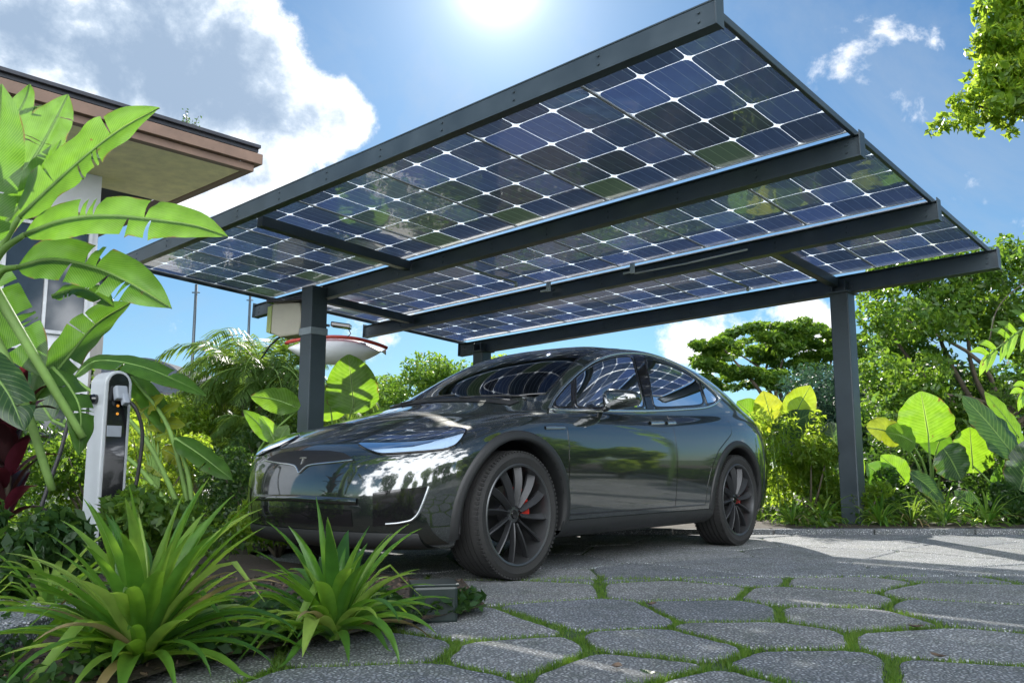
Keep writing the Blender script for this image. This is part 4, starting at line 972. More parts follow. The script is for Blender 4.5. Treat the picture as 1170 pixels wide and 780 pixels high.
def add_stone(c, jit=.006, noise=.010, z1=TZ):
    rr = roundpoly(c) if len(c) > 2 else c
    # fine edge with a little irregularity
    fine = []
    for i in range(len(rr)):
        a, b = rr[i], rr[(i+1) % len(rr)]; k = max(1, int((b-a).length/.05))
        for q in range(k): p = a.lerp(b, q/k); fine.append(p+Vector((rs.uniform(-noise, noise), rs.uniform(-noise, noise)))*.6)
    cen = sum(fine, Vector((0, 0)))/len(fine); n = len(fine); o = len(sv); dz = rs.uniform(-.003, .002); edges_.append(fine)
    for (ins, z) in ((0, -.05), (0, z1-.012+dz), (.005, z1-.004+dz), (.014, z1+dz)):
        for p in fine: d = (cen-p); sv.append((p.x+d.x/d.length*ins, p.y+d.y/d.length*ins, z))
    for l in range(3):
        for i in range(n): j = (i+1) % n; sf.append((o+l*n+i, o+l*n+j, o+(l+1)*n+j, o+(l+1)*n+i))
    sf.append(tuple(o+3*n+i for i in range(n)))
for c in cells_: add_stone(c)
# the rear part: flatter stones fitted close, thin joints
seeds2 = []; tries = 0
while tries < 7000:
    tries += 1; p = Vector((rs.uniform(-4.8, 9), rs.uniform(5.2, 9.2)))
    if all((p-q).length > .80 for q in seeds2): seeds2.append(p)
for i, s in enumerate(seeds2):
    c = [s+Vector(d) for d in ((-2,-2),(2,-2),(2,2),(-2,2))]
    for j, q in enumerate(seeds2):
        if j != i and (q-s).length < 3 and c: c = clip(c, (s+q)/2-(q-s).normalized()*.009, (q-s).normalized())
    if c: c = clip(c, Vector((1, slabline(1)+.03)), Vector((.07, -1)).normalized())
    if c: c = clip(c, Vector((0, 8.73)), Vector((0, 1)))
    if c: c = clip(c, Vector((-4.4, 0)), Vector((-1, 0)))
    if c: c = clip(c, Vector((8.6, 0)), Vector((1, 0)))
    if len(c) > 2 and (max(v.y for v in c)-min(v.y for v in c)) > .08: add_stone(c, noise=.004)
mesh_obj('paving_stones', sv, sf, M_stone, kind='structure')
mesh_obj('paving_joints', [(-4.6,-2,-.014),(9,-2,-.014),(9,8.9,-.014),(-4.6,8.9,-.014)], [(0,1,2,3)], M_moss, kind='structure')
kb = MB()
x = -4.4
while x < 8.6: kb.box((x+.5, 8.80, .005), (.985, .12, .09), bev=.012); x += 1.0
kb.build('kerb_edge', M_stone, kind='structure')
mesh_obj('bounce_sheet', [(-3.9,11.2,.06),(-1.0,13.8,.06),(-6,24,.06),(-14,16,.06)], [(0,1,2,3)], pbr('bounce_sheet_pale', (.62,.60,.55), .8, var=.1), kind='structure')  # added pale sheet that bounces sunlight up to the soffit
# grass in the joints: tiny blades near stone edges
gp = []
for f in edges_:
    n = len(f)
    for i in range(n):
        a, b = f[i], f[(i+1) % n]; t = (b-a); 
        if t.length < 1e-5: continue
        nn_ = Vector((t.y, -t.x)).normalized(); mid = (a+b)/2; d = mid.length
        if mid.y < 1.2 or mid.y > 5.5 or abs(mid.x) > mid.y*.68+.3: continue
        for _ in range(int(t.length*(520 if d < 4.2 else 260))+ (1 if rs.random() < .5 else 0)):
            p = a.lerp(b, rs.random())+nn_*rs.gauss(.018, .012); gp.append((p.x, p.y))
gp = np.array(gp); n = len(gp); hgt = rng.uniform(.008, .024, n)*(.6+.8*(np.sin(gp[:, 0]*3.1)*np.cos(gp[:, 1]*2.3)*.5+.5)); ang = rng.uniform(0, 2*PI, n); w_ = rng.uniform(.0016, .0032, n); ln = rng.uniform(.2, .9, n)*hgt; la = rng.uniform(0, 2*PI, n)
dx, dy = np.cos(ang)*w_, np.sin(ang)*w_; z0 = np.full(n, -.014)
V = np.stack([np.stack([gp[:, 0]-dx, gp[:, 1]-dy, z0], 1), np.stack([gp[:, 0]+dx, gp[:, 1]+dy, z0], 1), np.stack([gp[:, 0]+np.cos(la)*ln, gp[:, 1]+np.sin(la)*ln, z0+hgt+.006], 1)], 1).reshape(-1, 3)
np_obj('joint_grass', V, np.arange(n*3).reshape(-1, 3), ML_grass, kind='stuff', label='short green grass growing in the joints between the paving stones', cat='grass')
# planting bed: a low mound of soil on the left
bed = [(p.x, p.y) for p in BE]+[(-3.2, 1.2), (-9, 1.2), (-14, 6), (-14, 24), (-3.2, 24), (-.5, 12.5)]
cw = lambda x, y: (CAR_ROT @ Vector((x, y, 0))+CAR_O)
bed += [tuple(cw(*q))[:2] for q in ((5.3, 1.45), (.6, 1.4), (.42, .9), (.40, -.5), (.36, -.78))]
bed += [tuple(gnd(528, 668))[:2]]
def mound(poly, name, mat, hgt_, inset=.10, kind='structure'):
    bmx = bmesh.new(); vs_ = [bmx.verts.new((x, y, -.02)) for x, y in poly]; f = bmx.faces.new(vs_)
    if f.normal.z < 0: f.normal_flip()
    bmx.normal_update(); r_ = bmesh.ops.inset_region(bmx, faces=bmx.faces[:], thickness=inset, depth=0)
    for fc in bmx.faces: pass
    big_ = max(bmx.faces, key=lambda q: q.calc_area())
    for v in big_.verts: v.co.z = hgt_
    bmesh.ops.triangulate(bmx, faces=bmx.faces[:]); me = bpy.data.meshes.new(name); bmx.to_mesh(me); me.materials.append(mat); o = bpy.data.objects.new(name, me); COL.objects.link(o); o['kind'] = kind; return o
mound(bed, 'planting_bed', M_soil, .035)
mound([(-4.5, 8.88), (12, 8.88), (20, 9.5), (20, 26), (-3, 26)], 'rear_bed', M_soil, .05)
mound([(8.7,-6),(14,-6),(20,9),(8.9,8.8)], 'side_bed', M_soil, .05)
# stone blocks of the low deck at the far left
dk = MB()
for i, (ya, yb) in enumerate(((2.72, 2.98), (3.0, 3.26), (3.28, 3.54), (3.56, 3.84))):
    dk.box((-2.75, (ya+yb)/2, .055), (1.95, yb-ya-.012, .11), bev=.008)
dk.build('stone_step', M_stone, label='low grey stone step beside the planting bed at the left', cat='step')
# bark chips and litter on the soil
lp = []
for _ in range(5200):
    a, b = rs.uniform(-2.6, 0.0), rs.uniform(2.2, 5.2); lp.append((a, b, .036))
lp = np.array([p for p in lp if pip(p[0], p[1], bed)]); n = len(lp); s = rng.uniform(.006, .022, n); a = rng.uniform(0, 6.28, n); tz = rng.uniform(-.008, .012, n)
V = np.stack([lp+np.stack([np.cos(a)*s, np.sin(a)*s, tz], 1), lp+np.stack([-np.sin(a)*s*.5, np.cos(a)*s*.5, tz*0+.004], 1), lp-np.stack([np.cos(a)*s, np.sin(a)*s, tz], 1), lp-np.stack([-np.sin(a)*s*.5, np.cos(a)*s*.5, tz*0-.002], 1)], 1).reshape(-1, 3)
M_chip = pbr('bark_chip', (.09,.06,.04), .9, var=.6, nscale=30)
np_obj('bark_chips', V, np.arange(n*4).reshape(-1, 4), M_chip, kind='stuff', label='brown bark chips scattered over the soil of the bed', cat='bark chips')
for k, (px, py, lab) in enumerate(((1047,718,'dark curled leaf fallen on the large stone at the right'),(1072,752,'flat brown leaf fallen on the paving near the right corner'),(744,692,'small dark leaf fallen on the joint in the middle of the paving'),(742,772,'greenish leaf fallen on the paving at the bottom edge'),(705,764,'pale brown leaf fallen on the stone left of the bottom leaf'))):
    p = gnd(px, py, .004); a = k*1.9; s = .035
    V, Q, UV = leaf_grid([(math.cos(a)*s*t, math.sin(a)*s*t, .004+.012*abs(t)) for t in (-1, -.3, .3, 1)], w_oval(.018), (0,0,1), 8, 5, .3)
    o = leaf_obj('fallen_leaf', (V, Q, UV), M_chip if k != 3 else ML_dark, None); o.location = p; tag(o, lab, 'leaf', 'leaves fallen on the paving')
# ------------------------------------------------------------------ banana plant, left foreground
bn = empty('banana_plant', (-3.35, 4.3, .03), label='tall banana plant with glowing green leaves at the left edge', cat='banana plant')
YB = 4.4
def A(px, py, Y=YB): return at(px, py, Y)
stem_top = A(-25, 330, 4.5)
MB().tube(catmull([Vector((0, 0, -.05)), (stem_top-bn.location)*.5+Vector((.03, 0, 0)), stem_top-bn.location], 8), [.10-.06*i/16 for i in range(17)], 12).build('trunk', M_stem, bn, smooth=True)
def bleaf(pix, W, hint, Y=(YB, YB), tears=(), fold=.22, mat=ML_ban, ripple=.05, seed=0, stalk=None, n=30, kind='ban', curl=.3, prad=.013):
    """banana leaf along a traced midrib; Y runs from base depth to tip depth"""
    k = len(pix); pts = [A(p[0], p[1], Y[0]+(Y[1]-Y[0])*i/(k-1))-bn.location for i, p in enumerate(pix)]; cu = catmull(pts, 6)
    fn = {'ban': w_ban, 'oval': w_oval}[kind](W*.8)
    tears = tuple(tears)+tuple((((seed*37+q*29) % 60)/100+.22, 1 if (seed+q) % 2 else -1) for q in range(3)); fold *= 1.7; ripple = .09
    lf = leaf_obj('leaf', leaf_grid(cu, fn, hint, n, 9, fold, ripple, tears, curl, seed), mat, bn)
    P = resample(cu, 14); MB().tube([v-Vector(hint).normalized()*.004 for v in P], [prad*(1-i/15)+.0015 for i in range(14)], 7).build('midrib', M_stem, lf, smooth=True)
    if stalk:
        sp = [A(p[0], p[1], Y[0]+.02)-bn.location for p in stalk]+[pts[0]]; c = catmull(sp, 6); MB().tube(c, [prad*1.9-(prad*.9)*i/len(c) for i in range(len(c))], 8).build('stalk', M_stem, bn, smooth=True)
bleaf([(22,248),(60,212),(100,176),(140,146),(182,123)], .17, (-.15,-1,.25), (4.4, 4.2), ((.45,1),(.72,-1)), .30, seed=1, stalk=[(-25,330),(0,285)])
bleaf([(28,268),(70,252),(120,246),(180,251),(225,258),(260,270)], .135, (.1,-1,.25), (4.3, 4.0), ((.55,1),(.62,-1),(.3,-1)), .18, seed=2, stalk=[(-30,345),(0,290)])
bleaf([(20,305),(60,296),(110,306),(150,324),(196,352)], .16, (.2,-1,.3), (4.5, 4.3), ((.35,1),(.5,-1),(.62,1)), .22, seed=3, stalk=[(-20,350),(0,312)])
bleaf([(14,215),(40,180),(62,140),(78,108)], .15, (.2,-1,.1), (4.7, 4.8), ((.5,1),), .35, seed=4, stalk=[(-25,330),(-5,270)])
bleaf([(-32,290),(-14,220),(-2,150),(2,96)], .17, (.3,-1,.1), (4.1, 4.0), ((.4,1),), .25, seed=5, stalk=[(-25,335)])
bleaf([(-30,300),(-8,330),(8,360),(30,395),(48,430)], .16, (.3,-1,.1), (4.6, 4.5), ((.3,-1),(.55,-1),(.75,1)), .2, seed=6)
bleaf([(40,455),(80,405),(110,370),(150,345)], .15, (-.1,-1,.3), (4.8, 4.9), ((.4,1),(.6,-1)), .3, seed=7, stalk=[(10,520),(28,480)])
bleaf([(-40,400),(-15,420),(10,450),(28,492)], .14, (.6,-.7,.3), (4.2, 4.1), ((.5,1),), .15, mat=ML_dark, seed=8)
bleaf([(20,130),(45,122),(66,126)], .065, (0,-.6,.7), (4.9, 4.9), (), .1, seed=9, kind='oval')
bleaf([(20,146),(40,148),(56,152)], .05, (0,-.6,.7), (4.9, 4.9), (), .1, seed=10, kind='oval')
bleaf([(-10,190),(20,200),(50,232)], .14, (.3,-.8,.5), (4.9, 4.9), ((.6,1),), .3, seed=11)
bleaf([(-5,240),(24,222),(62,206),(96,204)], .10, (.2,-.7,.6), (5.0, 5.1), ((.3,1),), .25, seed=12)
bleaf([(60,338),(95,330),(130,350)], .10, (.2,-.6,.7), (4.7, 4.7), ((.5,-1),(.3,1)), .2, seed=13)
bleaf([(60,420),(78,440),(92,470),(90,520)], .10, (.8,-.5,.3), (4.6, 4.5), ((.4,-1),(.6,1)), .15, seed=14)
bleaf([(-20,200),(10,150),(30,112),(34,96)], .09, (.3,-1,.1), (4.8, 4.9), ((.5,1),), .3, seed=15)
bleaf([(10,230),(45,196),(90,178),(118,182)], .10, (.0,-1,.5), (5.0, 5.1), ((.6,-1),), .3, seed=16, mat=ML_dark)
bleaf([(-10,275),(20,238),(52,196),(70,160)], .11, (.2,-1,.2), (4.6, 4.6), ((.5,1),), .4, seed=17)
for i, (a, b, c) in enumerate(((( -12,320),(35,400),(95,500)),((-20,360),(20,440),(60,560)))):
    pts = catmull([A(*a, 4.45)-bn.location, A(*b, 4.4)-bn.location, A(*c, 4.5)-bn.location], 8); MB().tube(pts, [.030-.010*k/16 for k in range(17)], 10).build('stalk', M_stem, bn, smooth=True)
b2 = empty('banana_plant', (-2.5, 7.0, .03), label='smaller banana plant with drooping leaves behind the charging pedestal', cat='banana plant')
def bl2(plant, pix, W, hint, Y, tears=(), mat=ML_ban, base=None, seed=0, fold=.2, prad=.012, kind='ban'):
    pts = [at(p[0], p[1], Y)-plant.location for p in pix]; cu = catmull(pts, 6)
    lf = leaf_obj('leaf', leaf_grid(cu, {'ban': w_ban, 'oval': w_oval}[kind](W), hint, 24, 9, fold, .05, tears, .25, seed), mat, plant)
    P = resample(cu, 12); MB().tube([v-Vector(hint).normalized()*.004 for v in P], [prad*(1-i/13)+.0015 for i in range(12)], 6).build('midrib', M_stem, lf, smooth=True)
    b = Vector((0, 0, 0)) if base is None else Vector(base); q = pts[0]; m_ = b.lerp(q, .6)+Vector(((b.x-q.x)*.15, 0, q.z*.06)); c = catmull([b, m_, q], 6); MB().tube(c, [prad*2-prad*i/len(c) for i in range(len(c))], 7).build('stalk', M_stem, plant, smooth=True)
bl2(b2, [(84,432),(110,412),(160,418),(205,436),(236,452)], .15, (.1,-.5,.85), 7.0, ((.4,1),(.7,-1)), seed=21)
bl2(b2, [(150,430),(176,462),(200,500)], .12, (.5,-.6,.5), 7.3, ((.5,1),), seed=22)
bl2(b2, [(60,480),(30,440),(-10,420)], .14, (-.2,-.5,.8), 7.2, ((.5,-1),), mat=ML_dark, seed=23)
bl2(b2, [(200,500),(230,520),(266,548)], .11, (.3,-.6,.7), 7.0, ((.6,1),), seed=24)
# ------------------------------------------------------------------ golden plant
gp_ = empty('golden_leaf_plant', (-2.95, 7.3, .03), label='plant with golden yellow leaves to the right of the charging pedestal', cat='plant')
for i, (b, t, W, md) in enumerate((((158,476),(188,452),.09,0),((166,486),(212,486),.085,0),((168,470),(158,448),.07,0),((180,480),(206,462),.08,0),((160,500),(182,520),.075,0),((185,512),(214,532),.08,0),((176,500),(200,496),.06,0),((165,528),(190,545),.06,0))):
    big_leaf(gp_, at(*b, 7.3), at(*t, 7.3+.1*(i % 3-1)), W, ML_yel, 'oval', (.1*(i % 3-1), -.8, .5), .02, .1, .18, ((.5, 1),) if i % 2 else ((.4, -1), (.65, 1)), petiole=gp_.location, seed=30+i, prad=.008)
# ------------------------------------------------------------------ big-eared plants
def ear(name, loc, label, leaves, cat='elephant ear plant', group=None):
    o = empty(name, loc, label=label, cat=cat, group=group)
    for i, (b, t, Y, W, mat, kind, hint) in enumerate(leaves):
        Y2 = Y[1] if hasattr(Y, '__len__') else Y; Y1 = Y[0] if hasattr(Y, '__len__') else Y
        big_leaf(o, at(*b, Y1), at(*t, Y2), W, mat, kind, hint, .03, .10, .07, (), petiole=Vector(loc), seed=50+i, prad=.013)
    return o
ear('elephant_ear_plant', (-2.2, 10.9, .04), 'elephant ear plant with one huge upright glowing leaf right behind the left post',
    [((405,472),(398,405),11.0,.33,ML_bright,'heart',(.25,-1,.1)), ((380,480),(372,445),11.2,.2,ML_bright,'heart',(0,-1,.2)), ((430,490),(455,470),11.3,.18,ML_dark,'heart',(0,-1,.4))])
ear('broad_leaf_plant', (-3.0, 9.4, .04), 'broad leaf plant with fan of glowing leaves left of the left post',
    [((342,466),(286,452),9.4,.17,ML_bright,'oval',(0,-.8,.5)), ((312,505),(278,468),9.2,.10,ML_bright,'oval',(.6,-.8,.2)), ((316,508),(297,474),9.2,.085,ML_bright,'oval',(.4,-.9,.2)), ((318,508),(330,486),9.2,.10,ML_bright,'oval',(.0,-.9,.3)), ((322,512),(350,500),9.2,.09,ML_bright,'oval',(0,-.8,.5)), ((285,575),(268,522),9.0,.16,ML_dark,'oval',(.2,-.9,.2)), ((300,560),(318,520),9.1,.14,ML_ban,'oval',(-.3,-.9,.2))], 'plant')
ear('elephant_ear_plant', (5.05, 10.5, .06), 'elephant ear plant with a round sunlit leaf to the right of the right post',
    [((1062,505),(1052,447),10.5,.36,ML_bright,'heart',(.05,-1,.1)), ((1078,512),(1098,548),10.2,.27,ML_dark,'heart',(.1,-.9,.45)), ((1030,500),(990,488),10.5,.20,ML_yel,'heart',(0,-.8,.5)), ((1046,506),(1012,494),10.3,.22,ML_bright,'heart',(-.1,-.7,.7)),
     ((1068,520),(1080,492),10.7,.22,ML_ban,'heart',(.1,-1,.2)), ((1020,560),(990,530),10.2,.20,ML_ban,'oval',(-.2,-.9,.3)), ((1040,540),(1080,575),10.0,.15,ML_dark,'oval',(.2,-.8,.5)), ((1036,552),(1006,520),10.2,.16,ML_bright,'oval',(-.2,-.9,.3))])
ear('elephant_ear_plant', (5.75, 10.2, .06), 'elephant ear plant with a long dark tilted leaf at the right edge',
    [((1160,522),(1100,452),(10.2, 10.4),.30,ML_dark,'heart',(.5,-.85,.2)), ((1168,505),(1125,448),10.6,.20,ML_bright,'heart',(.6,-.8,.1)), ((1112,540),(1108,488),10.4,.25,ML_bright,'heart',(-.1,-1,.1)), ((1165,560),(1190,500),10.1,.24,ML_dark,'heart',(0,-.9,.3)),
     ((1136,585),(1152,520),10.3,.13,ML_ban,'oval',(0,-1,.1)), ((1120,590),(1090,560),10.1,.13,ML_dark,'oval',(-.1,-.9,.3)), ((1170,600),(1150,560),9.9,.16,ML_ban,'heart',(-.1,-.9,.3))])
ear('torn_leaf_plant', (3.3, 10.7, .06), 'plant with ragged yellow green leaves standing just behind the tail of the car',
    [((872,492),(842,458),10.8,.20,ML_bright,'ban',(.1,-1,.2)), ((884,494),(872,446),10.8,.22,ML_yel,'ban',(.3,-1,.1)), ((900,494),(926,440),10.8,.20,ML_yel,'ban',(-.3,-1,.1)), ((888,500),(930,470),10.5,.20,ML_dark,'heart',(0,-.7,.7)), ((870,520),(846,490),10.6,.14,ML_bright,'oval',(0,-1,.2)), ((908,488),(912,448),10.9,.14,ML_bright,'ban',(.1,-1,0))], 'plant')
ear('grey_leaf_plant', (3.9, 10.3, .06), 'dark grey green broad leaf plant immediately left of the right post',
    [((958,530),(948,482),10.2,.30,ML_dark,'heart',(.05,-.9,.45)), ((962,552),(945,590),10.0,.22,ML_dark,'heart',(.1,-.9,.4)), ((975,560),(978,505),10.3,.13,ML_bright,'oval',(0,-1,0)), ((940,580),(922,540),10.0,.15,ML_ban,'oval',(-.2,-1,.1)), ((950,585),(970,545),10.1,.12,ML_bright,'oval',(.2,-1,.1))], 'plant')
# ------------------------------------------------------------------ foreground strap plants
strap_clump('strap_leaf_plant', (-1.22, 2.95, .035), 98, (.42, .68), .029, ML_strap, 'largest strap leaf plant, in the left foreground before the charging pedestal', seed=3, up=(20, 86), sag=.62, m=5)
strap_clump('strap_leaf_plant', (-.66, 3.32, .035), 72, (.30, .56), .026, ML_strap, 'strap leaf plant in front of the car bumper beside the low dark box', seed=19, up=(18, 82), sag=.70, m=5)
strap_clump('strap_leaf_plant', (-1.95, 3.75, .035), 50, (.34, .52), .016, ML_strap, 'strap leaf plant half hidden behind the largest one, over the stone step', seed=12, up=(10, 75), sag=1.0)
strap_clump('grass_tuft', (2.62, 3.62, .0), 30, (.40, .78), .010, ML_strap, 'drooping narrow leaved tuft at the right edge of the paving', seed=14, up=(25, 80), sag=1.25)
# ------------------------------------------------------------------ dark and red plants at far left
rd = empty('red_leaf_plant', (-2.75, 4.75, .03), label='dark plant with red leaves below the banana at the left edge', cat='plant')
for i in range(34):
    a = i*2.399; el = R(20+65*((i*7) % 10)/10); z0_ = .35+.65*((i*3) % 11)/11; Ln = .24+.1*((i*5) % 7)/7; b = Vector((math.cos(a)*.02, math.sin(a)*.02, z0_)); t = b+Vector((math.cos(a)*math.cos(el), math.sin(a)*math.cos(el), math.sin(el)))*Ln
    leaf_obj('leaf', leaf_grid(catmull([b, b.lerp(t, .5)+Vector((0, 0, .03)), t-Vector((0, 0, .03))], 4), w_oval(.045), (0, 0, 1), 8, 5, .3), ML_red, rd)
MB().tube([(0, 0, -.05), (.01, 0, .5), (0, .01, 1.05)], [.02, .017, .01], 7).build('stem', M_stemd, rd, smooth=True)
# ------------------------------------------------------------------ shrubs and ground plants
GRP = 'shrubs of the planting beds'
sh = [
 (-2.35, 4.1, .42, .5, 1500, .085, 1, 'low dark shrub beside the foot of the charging pedestal, nearest the stone step'),
 (-3.5, 4.4, .5, .6, 1800, .10, 1, 'dark broad leaved shrub under the banana plant at the left edge'),
 (-2.1, 5.1, .40, .55, 1500, .07, 0, 'mid green shrub left of the charging pedestal below its cable'),
 (-1.75, 6.6, .50, .60, 2200, .06, 2, 'fresh green shrub between the charging pedestal and the nose of the car'),
 (-2.6, 8.6, .70, .95, 4500, .05, 1, 'dense dark round shrub behind the strap leaf plants, left of the car'),
 (-3.9, 8.2, .80, 1.15, 3500, .07, 0, 'mid green shrub behind the charging pedestal'),
 (-5.3, 7.6, .9, 1.4, 3500, .09, 2, 'bright shrub far left behind the banana plant'),
 (-4.6, 10.4, 1.0, 1.5, 4500, .08, 2, 'yellowish green shrub in front of the palms'),
 (-3.2, 11.8, .9, 1.35, 4000, .07, 1, 'dark shrub below the palms, right side'),
 (-6.4, 11.0, 1.2, 1.8, 4500, .09, 1, 'tall dark shrub below the palms, left side'),
 (-1.2, 12.6, .9, 1.3, 3500, .07, 0, 'shrub behind the left post seen over the bonnet'),
 (3.35, 9.9, .50, 1.15, 4200, .055, 2, 'light green leafy shrub at the rear bumper of the car'),
 (3.75, 9.5, .38, .55, 2200, .05, 2, 'low shrub at the left foot of the right post'),
 (4.25, 10.2, .45, .60, 2200, .06, 1, 'dark low shrub directly behind the right post'),
 (4.9, 11.6, .9, 1.2, 4500, .07, 1, 'dark shrub behind the round sunlit leaf'),
 (6.4, 11.4, 1.0, 1.3, 4500, .08, 1, 'dark shrub behind the long tilted leaf'),
 (5.45, 9.7, .40, .50, 2200, .06, 1, 'low dark shrub at the foot of the elephant ears'),
 (6.1, 9.45, .42, .42, 1500, .10, 0, 'coarse low plant at the right end of the slab'),
 (3.0, 12.4, 1.0, 1.5, 4500, .08, 0, 'tall shrub behind the ragged leaves'),
 (7.8, 10.6, 1.1, 1.6, 3500, .09, 0, 'big shrub beyond the right edge of the slab'),
 (-3.4, 13.4, 1.0, 1.9, 5500, .08, 0, 'tall green shrub between the two tallest palms'),
 (-5.2, 13.0, 1.0, 2.0, 5000, .08, 2, 'tall yellow green shrub below the thin mast'),
 (-4.0, 9.6, .7, 1.3, 3200, .07, 2, 'bright shrub between the charging pedestal and the fan of glowing leaves'),
 (1.3, 12.9, .9, 1.15, 3500, .08, 0, 'shrub behind the roof of the car'),
]
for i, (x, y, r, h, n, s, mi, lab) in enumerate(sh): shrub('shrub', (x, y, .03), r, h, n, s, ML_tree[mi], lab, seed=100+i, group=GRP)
for i, (px, Y, n, lab) in enumerate(((1006,9.35,60,'spidery striped grass tuft just right of the right post'),(1042,9.3,64,'spidery grass tuft under the round sunlit leaf'),(1080,9.4,44,'darker grass tuft between the two elephant ears'),(940,9.35,40,'grass tuft left of the right post'),(905,9.4,44,'grass tuft behind the rear wheel'),(1130,9.3,40,'grass tuft near the right end of the kerb'))):
    p = at(px, 600, Y); strap_clump('grass_tuft', (p.x, Y, .05), n, (.30, .52), .011, ML_strap if i != 1 else ML_palm, lab, seed=200+i, up=(12, 80), sag=1.15, group='grass tufts along the kerb')
# small leaves creeping over the soil between the strap plants
rs = random.Random(11)
cc = [(rs.uniform(-2.3, -.2), rs.uniform(2.45, 4.2), .06) for _ in range(170)]; cc = [c for c in cc if pip(c[0], c[1], bed) and (Vector(c[:2])-Vector((-.18, 3.55))).length > .28]
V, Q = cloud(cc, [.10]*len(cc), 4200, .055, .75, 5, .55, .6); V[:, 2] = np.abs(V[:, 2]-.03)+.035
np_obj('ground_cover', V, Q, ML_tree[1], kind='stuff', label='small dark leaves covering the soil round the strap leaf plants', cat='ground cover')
cc = []
for _ in range(900):
    x, y = rs.uniform(-9, 11), rs.uniform(8.95, 15)
    if x < 2.6 and not (x < -2.2 and y > 6): y = rs.uniform(12.5, 17)
    cc.append((x, y, .08))
cc += [(rs.uniform(-7, -2.0), rs.uniform(5.5, 10), .08) for _ in range(420)]
V, Q = cloud(cc, [.24]*len(cc), 26000, .085, .6, 6, .7, .5); V[:, 2] = np.abs(V[:, 2])+.02
np_obj('ground_cover', V, Q, ML_tree[0], kind='stuff', label='mixed low foliage filling the beds behind and beside the car', cat='ground cover')
# young bamboo-like stems behind the rear bumper
bs = empty('young_stems', (3.2, 10.05, .05), label='cluster of thin young stems with small pale leaves by the rear bumper', cat='plant'); mb = MB(); cc = []
for i in range(16):
    x, y = rs.uniform(-.45, .5), rs.uniform(-.25, .3); h = rs.uniform(.8, 1.25); mb.tube([(x, y, -.03), (x+rs.uniform(-.05, .05), y, h*.5), (x+rs.uniform(-.1, .1), y, h)], [.011, .008, .004], 5)
    cc += [(x+rs.uniform(-.05, .05), y, h*k/9) for k in range(2, 10)]
mb.build('stem', M_stem, bs, smooth=True); V, Q = cloud(cc, [.12]*len(cc), 2600, .075, .3, 9, 1, .35, .5); np_obj('foliage', V, Q, ML_tree[2], bs)
# ------------------------------------------------------------------ trees
def P_(px, py, Y, r): p = at(px, py, Y); return (p.x, p.y, p.z, r)
rt = np.random.default_rng(77)
# big broad tree at the right, crown traced by clumps
cl = []
for _ in range(105):
    px, py = rt.uniform(1000, 1300), rt.uniform(285, 500); cl.append(P_(px, py, rt.uniform(15.5, 19.5), rt.uniform(.28, .62)))
cl += [P_(1005,420,16,.45), P_(1000,360,16,.4), P_(1012,320,16.5,.45), P_(1050,312,16.5,.5), P_(1150,300,16,.4), P_(1148,275,16,.18), P_(1160,285,16,.25), P_(1110,318,16,.5), P_(1010,470,16,.5), P_(1030,500,16.5,.6), P_(1090,490,17,.7)]
cl = [c for c in cl if not (abs(proj(c[:3])[0]-1093) < 22 and abs(proj(c[:3])[1]-400) < 24)]
b = at(1120, 560, 17.5); tree('broadleaf_tree', (b.x, 17.5, 0), 5, 3, 0, 34000, .15, ML_tree[0], 'big broad leaved tree filling the view right of the right post', seed=1, clumps=cl, r0=.16, flat=.45)
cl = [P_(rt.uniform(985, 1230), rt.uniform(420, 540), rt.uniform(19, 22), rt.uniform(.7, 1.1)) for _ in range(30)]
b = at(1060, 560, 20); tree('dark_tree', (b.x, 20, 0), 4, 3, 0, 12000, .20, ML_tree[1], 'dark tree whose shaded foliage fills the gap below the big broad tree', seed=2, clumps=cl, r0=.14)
# flat topped spreading tree
cl = []
for _ in range(120): px = rt.uniform(797, 990); py = 394+rt.uniform(0, 1)**1.3*72-24*math.cos((px-890)/95*1.3); cl.append(P_(px, py, rt.uniform(26, 31), rt.uniform(.22, .5)))
for k in range(9): cl.append(P_(812+4*k+(k*k)*.3, 404-6.5*k+.55*k*k*.6, 27, .32))
for k in range(8): cl.append(P_(890+4*k, 392-4.2*k+(k > 4)*4, 27, .30))
b = at(895, 540, 28); tree('rain_tree', (b.x, 28, 0), 5, 5, 0, 24000, .20, ML_tree[0], 'flat topped spreading tree against the sky between the car and the right post', seed=3, clumps=cl, r0=.22, squash=.42, flat=.7)
# dark column of conifers behind
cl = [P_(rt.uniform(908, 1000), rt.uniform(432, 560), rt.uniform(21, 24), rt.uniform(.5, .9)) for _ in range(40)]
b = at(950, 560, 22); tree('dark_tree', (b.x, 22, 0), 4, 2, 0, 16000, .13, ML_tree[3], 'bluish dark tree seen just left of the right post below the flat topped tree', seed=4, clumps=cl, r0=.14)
specs = [ # px, top y, bottom y, Y, half width px, clumps, leaves, size, mat, label
 (845, 455, 570, 19, 50, 22, 9000, .15, 0, 'green tree rising behind the rear window of the car'),
 (500, 402, 520, 24, 92, 46, 22000, .15, 0, 'rounded tree above the windscreen of the car, left of the far post'),
 (585, 398, 500, 30, 60, 26, 11000, .18, 2, 'pale tree peeping over the roof of the car at the far post'),
 (690, 430, 520, 30, 80, 26, 9000, .20, 1, 'dark tree hidden mostly by the roof of the car'),
 (425, 425, 520, 30, 60, 26, 11000, .18, 1, 'small dark tree right of the huge glowing leaf'),
 (130, 398, 520, 18, 58, 26, 15000, .13, 1, 'dark tree above the charging pedestal'),
 (50, 380, 520, 15, 60, 22, 10000, .14, 0, 'tree behind the banana leaves at the left edge'),
 (370, 440, 540, 18, 60, 20, 9000, .13, 0, 'tree behind the left post at bonnet height'),
 (225, 425, 540, 17, 45, 20, 9000, .12, 1, 'dense tree between the charging pedestal and the palms'),
 (300, 470, 560, 15, 60, 22, 12000, .10, 2, 'yellow green bushy tree below the palms'),
]
